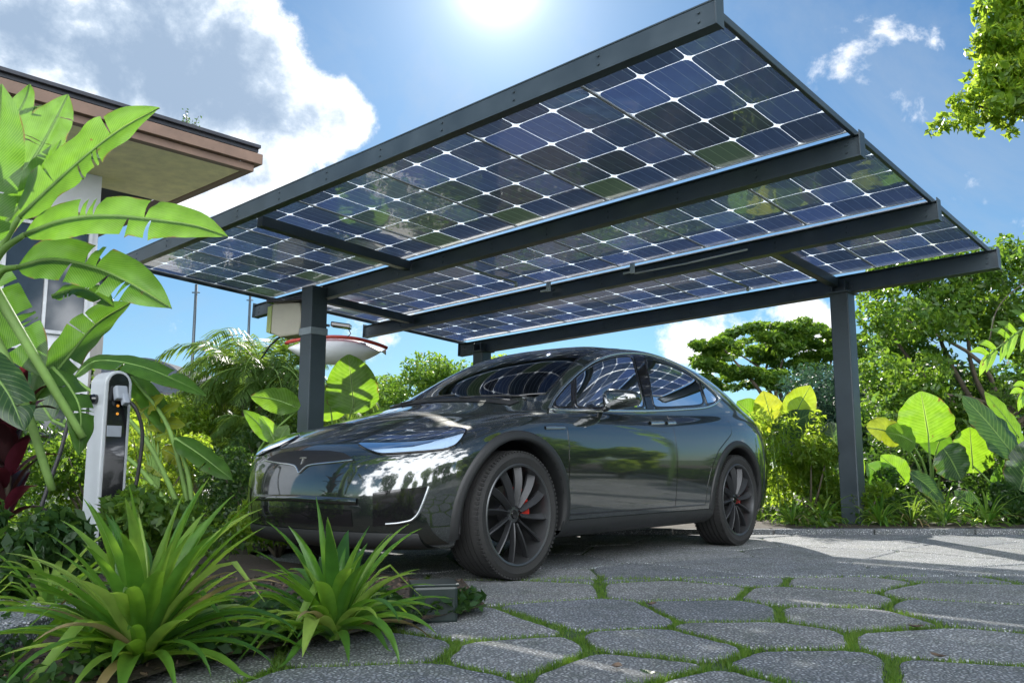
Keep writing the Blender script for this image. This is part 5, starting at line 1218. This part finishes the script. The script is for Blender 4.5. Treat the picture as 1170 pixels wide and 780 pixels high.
for i, (px, yt, yb, Y, hw, nc, nl, sz, mi, lab) in enumerate(specs):
    s = Y/F; cl = []
    for _ in range(nc):
        u = rt.uniform(-1, 1); v = rt.uniform(0, 1)**.8; py = yt+14+(yb-yt)*v*.9+26*u*u*(1-v); cl.append(P_(px+hw*u*.9, py, Y+rt.uniform(-1, 1)*hw*s*.7, hw*s*rt.uniform(.18, .36)))
    b = at(px, 560, Y); tree('bushy_tree', (b.x, Y, 0), 3, 2, 0, nl, sz, ML_tree[mi], lab, seed=20+i, clumps=cl, r0=.10, group='trees round the garden')
# tree line far away, each its own crown
for i in range(22):
    px = -330+i*86+rt.uniform(-18, 18); Y = rt.uniform(40, 62); h = rt.uniform(3.2, 5.2)*(Y/50); b = at(px, 540, Y)
    lab = 'distant tree on the horizon, number of its row counted from the left of the tree line'
    side = ['far beyond the house', 'far beyond the palms', 'far behind the car bonnet', 'far behind the car roof', 'far behind the flat topped tree', 'far behind the big broad tree'][min(5, max(0, int((px+0)//210)))]
    tree('distant_tree', (b.x, Y, 0), h, h*.62, 14, 2600, .36, ML_tree[[0, 1, 3][i % 3]], 'distant tree on the skyline '+side, seed=60+i, group='distant trees '+side, crown_squash=.85)
# branch of a tree hanging into the picture, top right
YT = 5.0; cl = []
for (px, py, r) in ((1150,10,.16),(1165,50,.17),(1140,60,.13),(1120,90,.10),(1148,100,.14),(1100,118,.09),(1082,138,.07),(1068,148,.05),(1105,140,.07),(1125,128,.10),(1145,140,.07),(1165,110,.14),(1120,152,.035),(1180,20,.2),(1190,90,.2),(1215,60,.3),(1230,130,.22),(1160,-30,.22),(1200,-60,.35),(1280,0,.45),(1340,80,.5),(1320,-120,.5),(1110,60,.05),(1118,20,.05),(1130,38,.09),(1133,78,.10),(1157,152,.04),(1160,75,.12)):
    cl.append(P_(px, py, YT+rt.uniform(-.15, .15), r))
cl += [P_(1168+rt.uniform(-70, 60)*(.25+.75*(1-abs(v-60)/120)), v, YT+rt.uniform(-.2, .2), rt.uniform(.05, .12)) for v in rt.uniform(-10, 130, 40)]
tree('overhanging_tree', (8.0, 6.2, 0), 4, 1, 0, 24000, .062, ML_tree[2], 'leafy tree branch hanging into the top right corner', seed=90, mid=.9, clumps=cl, r0=.06, flat=.35, droop=.6, nlimb=5)
# fingered leaf at the right edge
ph = empty('philodendron', (5.7, 8.3, 0), label='plant with a bright fingered leaf reaching in at the right edge', cat='plant')
def fingered(basep, tipp, Y, nf, Ln, W):
    a, b = at(*basep, Y)-ph.location, at(*tipp, Y-.1)-ph.location; cu = catmull([a, a.lerp(b, .5)+Vector((0, 0, .05)), b], 6); parts = []; n = len(cu)
    for k in range(nf):
        t = .12+.86*k/(nf-1); p = cu[int(t*(n-1))]; d = (b-a).normalized(); 
        for s in (-1, 1):
            sd = Vector((0, -.25, 1)).cross(d).cross(d)*0+Vector((.25*s*0, -.1, s)).normalized(); ang = .55+.6*t; v = (d*math.sin(ang)*.9+sd*math.cos(ang*.8)).normalized()*Ln*(1-.45*abs(t-.45)); q = p+v
            parts.append(leaf_grid(catmull([p, p+v*.5+Vector((0, -.01, .015)), q-Vector((0, 0, .03))], 4), w_strap(W), (0, -1, .25), 9, 5, .15))
    lf = leaf_obj('leaf', join(parts), ML_bright, ph); MB().tube(cu, [.010-.006*i/n for i in range(n)], 6).build('midrib', M_stem, lf, smooth=True)
    c = catmull([Vector((0, 0, 0)), Vector((a.x*.3, 0, a.z*.75)), a], 6); MB().tube(c, [.022-.009*i/len(c) for i in range(len(c))], 8).build('stalk', M_stem, ph, smooth=True)
fingered((1215,352),(1122,412), 7.9, 8, .27, .034); fingered((1230,300),(1180,260), 8.3, 7, .24, .030); fingered((1220,400),(1165,455), 8.0, 7, .21, .030)
pts = [at(*q, 8.0)-ph.location for q in ((1215,300),(1168,325),(1140,352),(1130,392))]; MB().tube(catmull(pts, 6), .006, 6).build('aerial_root', M_stemd, ph, smooth=True)
# ------------------------------------------------------------------ palms, left behind
def palm(base, h, nf, Ln, lab, seed=0, lw=.012, leaflets=34, trunk_r=.05, stemn=1, group='palms behind the left bed'):
    o = empty('palm_tree', base, label=lab, cat='palm tree', group=group); r_ = np.random.default_rng(seed); mb = MB(); tops = []
    for s in range(stemn):
        a = s*2.4; q = Vector((math.cos(a), math.sin(a), 0))*(.18 if stemn > 1 else 0); hh = h*r_.uniform(.55, 1) if s else h; tp = q*2.2+Vector((0, 0, hh)); mb.tube([q, q*1.5+Vector((0, 0, hh*.5)), tp], [trunk_r*1.2, trunk_r, trunk_r*.8], 8); tops.append(tp)
    mb.build('trunk', M_bark, o, smooth=True); Vs = []; 
    for ti, tp in enumerate(tops):
        rach = MB()
        for i in range(nf):
            a = i*2.399+ti; el = R(r_.uniform(15, 82)); L_ = Ln*r_.uniform(.75, 1.1); p = tp.copy(); pts = [p.copy()]; e = el
            for k in range(14): e -= .10+.07*k/14+.06*r_.uniform(); p = p+Vector((math.cos(a)*math.cos(e), math.sin(a)*math.cos(e), math.sin(e)))*L_/14; pts.append(p.copy())
            rach.tube(pts, [.012*(1-k/16) for k in range(15)], 4, cap=False); P = resample(pts, leaflets)
            for k in range(3, leaflets):
                t = k/leaflets; tg = (P[k]-P[k-1]).normalized(); sd = tg.cross(Vector((0, 0, 1))).normalized(); ll = L_*.26*(math.sin(PI*min(1, t*.9+.12))**.7)
                for s in (-1, 1):
                    d = (sd*s*.85+tg*.6+Vector((0, 0, -.35+r_.uniform(-.2, .25)))).normalized(); w = tg*lw; m_ = P[k]+d*ll*.5; e_ = P[k]+d*ll+Vector((0, 0, -ll*.22)); Vs += [P[k]-w*.5, m_-w, e_, m_+w]
        rach.build('frond_stem', M_stem, o, smooth=True)
    V = np.array([tuple(v) for v in Vs]); np_obj('fronds', V, np.arange(len(V)).reshape(-1, 4), ML_palm, o); return o
def pb(px, Y): p = at(px, 540, Y); return (p.x, Y, 0)
palm(pb(300, 14), 2.2, 13, 1.7, 'tallest feathery palm, its crown left of the left post', 1, stemn=7, leaflets=40, lw=.017)
palm(pb(232, 15), 2.3, 14, 1.2, 'palm with an arching crown under the thin mast', 2, stemn=3, lw=.016)
palm(pb(262, 13), 1.1, 10, 1.2, 'short palm between the two taller palms', 3, stemn=4, lw=.016)
palm(pb(335, 16), 1.7, 11, 1.5, 'palm half hidden by the left post', 4, stemn=5, lw=.017)
# ------------------------------------------------------------------ garden behind the viewer (seen in the reflections of car and panels)
for i, (x, y, h, cr, mi) in enumerate(((7.5,-4,5.5,2.6,0),(11,1,6.5,3.0,1),(3.5,-9,6,3.0,2),(-3,-10,6.5,3.0,0),(-8,-5,6,3,1),(12,6.5,6,2.6,0),(9.5,-10,7,3.4,1),(14,-3,7,3.2,2))):
    tree('garden_tree', (x, y, 0), h*.72, cr*.8, 26, 6000, .24, ML_tree[mi], 'garden tree behind the viewer, '+['right of the paving','beyond the right edge of the paving','straight behind the paving','behind on the left','far left of the paving','to the right of the slab','at the back right corner','beyond the right lawn'][i], seed=300+i, group='trees behind the viewer')
for i, (x, y) in enumerate(((4.6,-3.2),(6.2,-1.5),(7.6,.8),(8.8,3.2),(2.4,-4.6),(-.4,-5),(-3,-4),(9.3,5.6))):
    shrub('hedge_bush', (x, y, 0), 1.1, 1.5, 2600, .12, ML_tree[i % 3], 'rounded hedge bush along the near side of the paving, '+['first','second','third','fourth','fifth','sixth','seventh','eighth'][i]+' of its row', seed=400+i, group='hedge bushes by the paving')

for i, (x, y, r, h, m_) in enumerate(((6.6,3.2,.8,1.5,2),(7.0,4.5,.9,1.9,0),(6.7,5.7,.8,1.6,2),(7.2,6.8,.9,2.1,0),(6.9,8.0,.7,1.7,2),(8.4,5.2,1.0,2.8,1),(8.6,7.2,1.0,3.0,0),(6.3,2.0,.7,1.1,1))):
    shrub('border_bush', (x, y, 0), r, h, 3000, .13, ML_tree[m_], 'sunlit border bush right of the slab outside the photo, '+['second','third','fourth','fifth','sixth','taller near','taller far','first'][i]+' of its row', seed=500+i, group='border bushes right of the slab')
# ------------------------------------------------------------------ charging pedestal
M_white = pbr('pedestal_white', (.46,.49,.52), .36, var=.05, coat=.3)
M_black = pbr('pedestal_black', (.012,.013,.015), .12, coat=.7)
M_cable = pbr('cable_rubber', (.016,.016,.017), .5, var=.1)
M_grey = pbr('grey_plastic', (.30,.33,.38), .4)
M_led = pbr('status_light', (.6,.25,.02), .4, emit=(1,.4,.05), estr=.25)
cp = at(124, 560, 6.0); ch = empty('charging_pedestal', (cp.x, 6.0, .03), CA, label='white electric car charging pedestal with a black front and rounded top', cat='charging station')
def arch(w, h, n=16): return [(-w, 0), (w, 0)]+[(w*math.cos(a), h-w+w*math.sin(a)) for a in np.linspace(0, PI, n)]
def extr(poly, y0, y1, bev, name, mat, par):
    bmx = bmesh.new(); vs_ = [bmx.verts.new((x, y0, z)) for x, z in poly]; f = bmx.faces.new(vs_); e = bmesh.ops.extrude_face_region(bmx, geom=[f]); bmesh.ops.translate(bmx, verts=[v for v in e['geom'] if isinstance(v, bmesh.types.BMVert)], vec=(0, y1-y0, 0))
    bmesh.ops.recalc_face_normals(bmx, faces=bmx.faces[:])
    ed = [x for x in bmx.edges if len(x.link_faces) == 2 and x.calc_face_angle(0) > R(50)]
    if bev: bmesh.ops.bevel(bmx, geom=ed, offset=bev, segments=3, affect='EDGES', profile=.5)
    me = bpy.data.meshes.new(name); bmx.to_mesh(me); me.materials.append(mat); o = bpy.data.objects.new(name, me); COL.objects.link(o); o.parent = par; return o
HP = 1.30
shell = extr(arch(.096, HP), -.05, .17, .012, 'shell', M_white, ch)
fp_ = extr([(x, z+.06) for x, z in arch(.070, HP-.08)], -.056, -.044, .002, 'front_panel', M_black, ch)
MB().box((-.015, -.058, HP-.42), (.10, .006, .075), bev=.002).build('display', M_grey, fp_)
for z in (.245, .30): MB().lathe([(0, .0), (-.004, .008), (0, .010)], 14, Matrix.Translation((0, -.057, HP-z))).build('status_light', M_led, fp_)
MB().box((0, .08, .02), (.28, .30, .05), bev=.008).build('base', M_grey, ch)
# plug in the front holster with its looping cable
pl = MB().box((0, -.085, HP-.16), (.085, .055, .10), Matrix.Rotation(R(-18), 3, 'X'), .014).box((.02, -.11, HP-.20), (.045, .05, .09), Matrix.Rotation(R(-30), 3, 'X'), .012); pl.build('charging_plug', M_grey, ch)
cab = catmull([(.03, -.12, HP-.20), (.085, -.16, HP-.28), (.13, -.17, HP-.45), (.12, -.15, HP-.75), (.08, -.13, HP-1.0), (.04, -.08, HP-1.12), (.02, -.05, HP-1.10)], 8)
MB().tube(cab, .013, 8).build('charging_cable', M_cable, ch, smooth=True)
sk = MB(); Ms = Matrix.Rotation(PI/2, 4, 'Z'); sk.lathe([(0, .0), (0, .034), (.02, .036), (.045, .03)], 20, Matrix.Translation((-.096, .065, HP-.20)) @ Ms); sk.build('socket', M_black, ch)
MB().tube([(-.13, .085, HP-.20), (-.19, .08, HP-.19), (-.235, .07, HP-.23)], [.030, .028, .022], 10).build('charging_plug', M_cable, ch, smooth=True)
cab = catmull([(-.225, .07, HP-.22), (-.27, .06, HP-.34), (-.32, .03, HP-.55), (-.40, 0, HP-.80), (-.47, -.03, HP-1.05), (-.50, -.05, .03)], 8)
MB().tube(cab, .014, 8).build('charging_cable', M_cable, ch, smooth=True)
# ------------------------------------------------------------------ low dark box by the bed
M_boxd = pbr('box_dark_green', (.012,.022,.022), .4, .3, var=.2, coat=.2)
q = gnd(487, 712); bx = empty('garden_junction_box', (q.x+.02, q.y+.10, 0), R(12), label='low dark green box standing in the soil beside the paving', cat='garden box')
MB().box((0, 0, .075), (.20, .17, .16), bev=.014).build('body', M_boxd, bx); MB().box((0, 0, .158), (.208, .178, .012), bev=.004).build('lid', M_boxd, bx)
# ------------------------------------------------------------------ lamp and canopy behind the left post
M_cream = pbr('lamp_cream', (.50,.47,.38), .4, var=.06)
M_ol = pbr('lamp_side', (.34,.42,.12), .4, var=.1)
lp_ = empty('area_lamp', at(330, 366, 10.6), R(-20), label='cream boxed lamp with green side fixed behind the top of the left post', cat='lamp')
poly = [(-.20,-.16), (-.06,-.22), (.22,-.20), (.26,0), (.22,.20), (-.16,.21), (-.24,.16)]
o = extr([(x, z) for x, z in poly], -.10, .14, .02, 'housing', M_cream, lp_)
extr([(x*.98-.205*0-.02, z) for x, z in [(-.235,-.15), (-.17,-.175), (-.16,.185), (-.225,.165)]], -.112, .15, .006, 'side_panel', M_ol, lp_)
MB().box((.02, .02, .235), (.52, .34, .05), bev=.012).build('top_cover', M_black, lp_)
MB().beam((.2, .02, .0), (.36, -.20, .0), .05, .05).build('mount_arm', M_steel, lp_)
MB().tube([(-.12, 0, -.20), (-.26, .0, -.30), (-.40, .02, -.46)], [.012, .012, .010], 6).build('hanging_cable', M_cable, lp_, smooth=True)
M_fab = pbr('shade_fabric', (.72,.74,.78), .6, var=.04)
M_rimr = pbr('red_rim', (.42,.05,.04), .4)
cn = empty('shade_canopy', at(385, 398, 12.5), 0, label='white hanging shade with a red rim behind the left post', cat='shade')
G_ = []
for j in range(13):
    t = j/12; row = []
    for i in range(33):
        s = -1+2*i/32; x = s*.72; top = .16*(1-abs(s)**2.2)-.10*(s > 0)*s*s; bot = -.24*(1-abs(s)**2.4); d = .26*(1-s*s)**.5; a = PI*(.0+t)
        row.append(Vector((x, -d*math.sin(a), (top+bot)/2+(top-bot)/2*math.cos(a)-.0)))
    G_.append(row)
MB().grid(G_).build('fabric_shell', M_fab, cn, smooth=True)
MB().tube([Vector((x*1.0, -.20*(1-(x/.74)**2)**.5-.02, .07+.07*(1-(x/.74)**2)-.07*(x > 0)*(x/.74)**2)) for x in np.linspace(-.735, .735, 30)], .028, 8).build('rim', M_rimr, cn, smooth=True)
MB().tube([(-.3, 0, .12), (-.35, .0, .9), (-.4, .1, 2.0)], .012, 6).build('support_wire', M_steel, cn)
# small dark bracket lamp right of the post
br = empty('flood_light', at(388, 372, 10.4), 0, label='small dark flood light on a bracket at the right side of the left post', cat='lamp')
MB().box((.02, 0, 0), (.24, .14, .06), Matrix.Rotation(R(8), 3, 'Y'), .015).build('housing', M_black, br); MB().beam((-.12, 0, .0), (-.24, -.02, .01), .03, .03).build('bracket', M_steel, br)
MB().tube([(.10, 0, -.02), (.14, 0, -.10), (.10, 0, -.14)], .006, 6).build('cable', M_cable, br, smooth=True)
# thin masts
for px, Y, yt, lab in ((213, 26, 325, 'thin mast rising above the palms on the left'), (277, 30, 335, 'thinner mast right behind the tallest palm')):
    p = at(px, 540, Y); t = at(px, yt, Y); o = empty('mast', (p.x, Y, 0), label=lab, cat='mast'); MB().tube([(0, 0, 0), (0, 0, t.z*.6), (0, 0, t.z)], [.055, .05, .045], 8).tube([(-.12, 0, t.z-.25), (.12, 0, t.z-.25)], .02, 6).build('pole', M_steel, o, smooth=True)
# ------------------------------------------------------------------ house
M_soff = pbr('soffit_cream', (.88,.80,.50), .85, var=.12, nscale=5, bump=.4, bscale=60)
M_fasc = pbr('fascia_brown', (.17,.11,.08), .6, var=.18, nscale=3)
M_tile = pbr('roof_tile', (.035,.038,.048), .6, var=.3, nscale=4)
M_wall = pbr('house_wall', (.62,.64,.68), .8, var=.08, nscale=2, bump=.2)
M_win = pbr('window_glass', (.03,.04,.05), .05, coat=.8)
M_frame = pbr('window_frame', (.55,.57,.60), .5)
E0 = at(298, 187, 12.5); U_ = Vector((V1.x, V1.y, 0)).normalized(); K_ = -Vector((V2.x, V2.y, 0)).normalized()       # away-left, towards the viewer
HL = Vector((E0.x, E0.y, 0)); E0.z += .03; hs = empty('house', HL, label='two storey house with deep cream soffit and brown fascia at the upper left', cat='house'); ze = E0.z
def hp(a, b, z): return U_*a+K_*b+Vector((0, 0, z))       # a along U_, b along K_
LA, LB = 8.0, 9.0
def hbox(a0, a1, b0, b1, z0, z1, name, mat, par=hs, bev=.006):
    c = hp((a0+a1)/2, (b0+b1)/2, (z0+z1)/2); Mx = Matrix((U_, K_, Vector((0, 0, 1)))).transposed(); return MB().box(c, (a1-a0, b1-b0, z1-z0), Mx, bev).build(name, mat, par)
# fascia in two steps along both visible sides
fa = MB()
def fb(a0, a1, b0, b1, z0, z1): Mx = Matrix((U_, K_, Vector((0, 0, 1)))).transposed(); fa.box(hp((a0+a1)/2, (b0+b1)/2, (z0+z1)/2), (a1-a0, b1-b0, z1-z0), Mx, .008)
fb(-.02, .07, -.02, LB, ze-.05, ze+.11); fb(.07, .20, .07, LB, ze-.16, ze-.052); fb(.07, LA, -.02, .07, ze-.05, ze+.11); fb(.20, LA, .07, .20, ze-.16, ze-.052)
fa.build('fascia', M_fasc, hs)
hbox(.20, 2.6, .20, LB, ze-.14, ze-.09, 'soffit', M_soff)
rf = MB(); hh = 1.6
a0, b0 = .03, .03
top = [hp(a0, b0, ze+.14), hp(a0, LB, ze+.14), hp(4.2, LB-4.2, ze+hh), hp(4.2, 4.2, ze+hh)]; thick = Vector((0, 0, .07))
def slab(q): rf.add([p for p in q]+[p+thick for p in q], [(0,1,2,3)[::-1], (4,5,6,7), (0,1,5,4), (1,2,6,5), (2,3,7,6), (3,0,4,7)])
slab(top); slab([hp(a0, b0, ze+.141), hp(4.2, 4.2, ze+hh), hp(LA, 4.2, ze+hh), hp(LA, b0, ze+.141)])
for k in range(9):      # tile courses
    t = k/9; z = ze+.215+(hh-.14)*t; a_ = a0+(4.2-a0)*t; rf.beam(hp(a_, b0+(4.2-b0)*t, z), hp(a_, LB-(LB-4.8)*t*.0, z), .14, .05)
rf.build('roof', M_tile, hs)
wa, wb = 2.04, 1.49
hbox(wa, wa+5.5, wb, LB+1, 0, ze-.142, 'wall', M_wall)
hbox(wa-.10, wa+.0-.002, wb-.10, LB, ze-1.02, ze-.80, 'wall_beam', M_fasc)
hbox(wa-.02, wa+5.4, wb-.10, wb-.002, ze-1.02, ze-.80, 'wall_beam', M_fasc)
for (b_0, b_1, z_0, z_1) in ((wb+.15, wb+1.25, ze-2.6, ze-1.1), (wb+1.45, wb+2.55, ze-2.6, ze-1.1), (wb+.3, wb+2.3, .9, 2.3)):
    w = hbox(wa-.03, wa-.004, b_0, b_1, z_0, z_1, 'window', M_win)
    fr = MB(); Mx = Matrix((U_, K_, Vector((0, 0, 1)))).transposed()
    for (ba, bb, za, zb) in ((b_0-.05, b_0, z_0-.05, z_1+.05), (b_1, b_1+.05, z_0-.05, z_1+.05), (b_0, b_1, z_0-.05, z_0), (b_0, b_1, z_1, z_1+.05), ((b_0+b_1)/2-.02, (b_0+b_1)/2+.02, z_0, z_1)):
        fr.box(hp(wa-.035, (ba+bb)/2, (za+zb)/2), (.06, bb-ba, zb-za), Mx, .003)
    fr.build('frame', M_frame, w)
# sapling growing on the roof edge
p = at(216, 158, 12.9); sp_ = empty('roof_sapling', p, label='tiny sapling growing on the roof edge of the house', cat='sapling'); rs = random.Random(5); mb = MB(); cc = []
for k in range(9):
    a = k*2.2; t = Vector((math.cos(a)*.16*rs.uniform(.4, 1.1), math.sin(a)*.10, .14+.30*rs.random())); mb.tube([(0, 0, -.12), t*.5+Vector((0, 0, .02)), t], [.010, .006, .003], 4); cc += [tuple(t), tuple(t*.75)]
mb.build('stem', M_stemd, sp_); V, Q = cloud(cc, [.05]*len(cc), 90, .055, .3, 3); np_obj('foliage', V, Q, ML_tree[1], sp_)
# dark neighbour building and a round roofed hall far off
nb = empty('garden_shed', (at(45, 540, 15).x, 15, 0), R(20), label='dark timber clad shed behind the banana leaves', cat='shed'); zt_ = at(50, 312, 15).z
mb = MB().box((0, 0, zt_/2), (1.5, 2.2, zt_), bev=.02)
for k in range(14): mb.box((-.70+k*.108, -1.11, zt_/2), (.018, .02, zt_-.05))
mb.build('wall', pbr('dark_cladding', (.05,.055,.062), .7, var=.3, nscale=3), nb); MB().box((0, 0, zt_+.04), (1.7, 2.4, .08), bev=.02).build('roof', M_tile, nb)
p = at(172, 540, 42); ah = empty('round_roof_hall', (p.x, 42, 0), label='distant hall with a grey curved roof above the dark tree at the left', cat='building'); zt_ = at(172, 414, 42).z
mb = MB(); n = 24; P1 = [(-2.3*math.cos(PI*i/n), -2, zt_-1.6+1.6*math.sin(PI*i/n)) for i in range(n+1)]; P2 = [(x, 6, z) for x, y, z in P1]
mb.grid([P1, P2]); mb.add(P1, [tuple(range(n+1))]); mb.build('roof', pbr('curved_roof', (.055,.065,.08), .9, var=.25, spec=.1), ah); MB().box((0, 2, (zt_-1.6)/2), (4.5, 7.9, zt_-1.6)).build('wall', M_tile, ah)
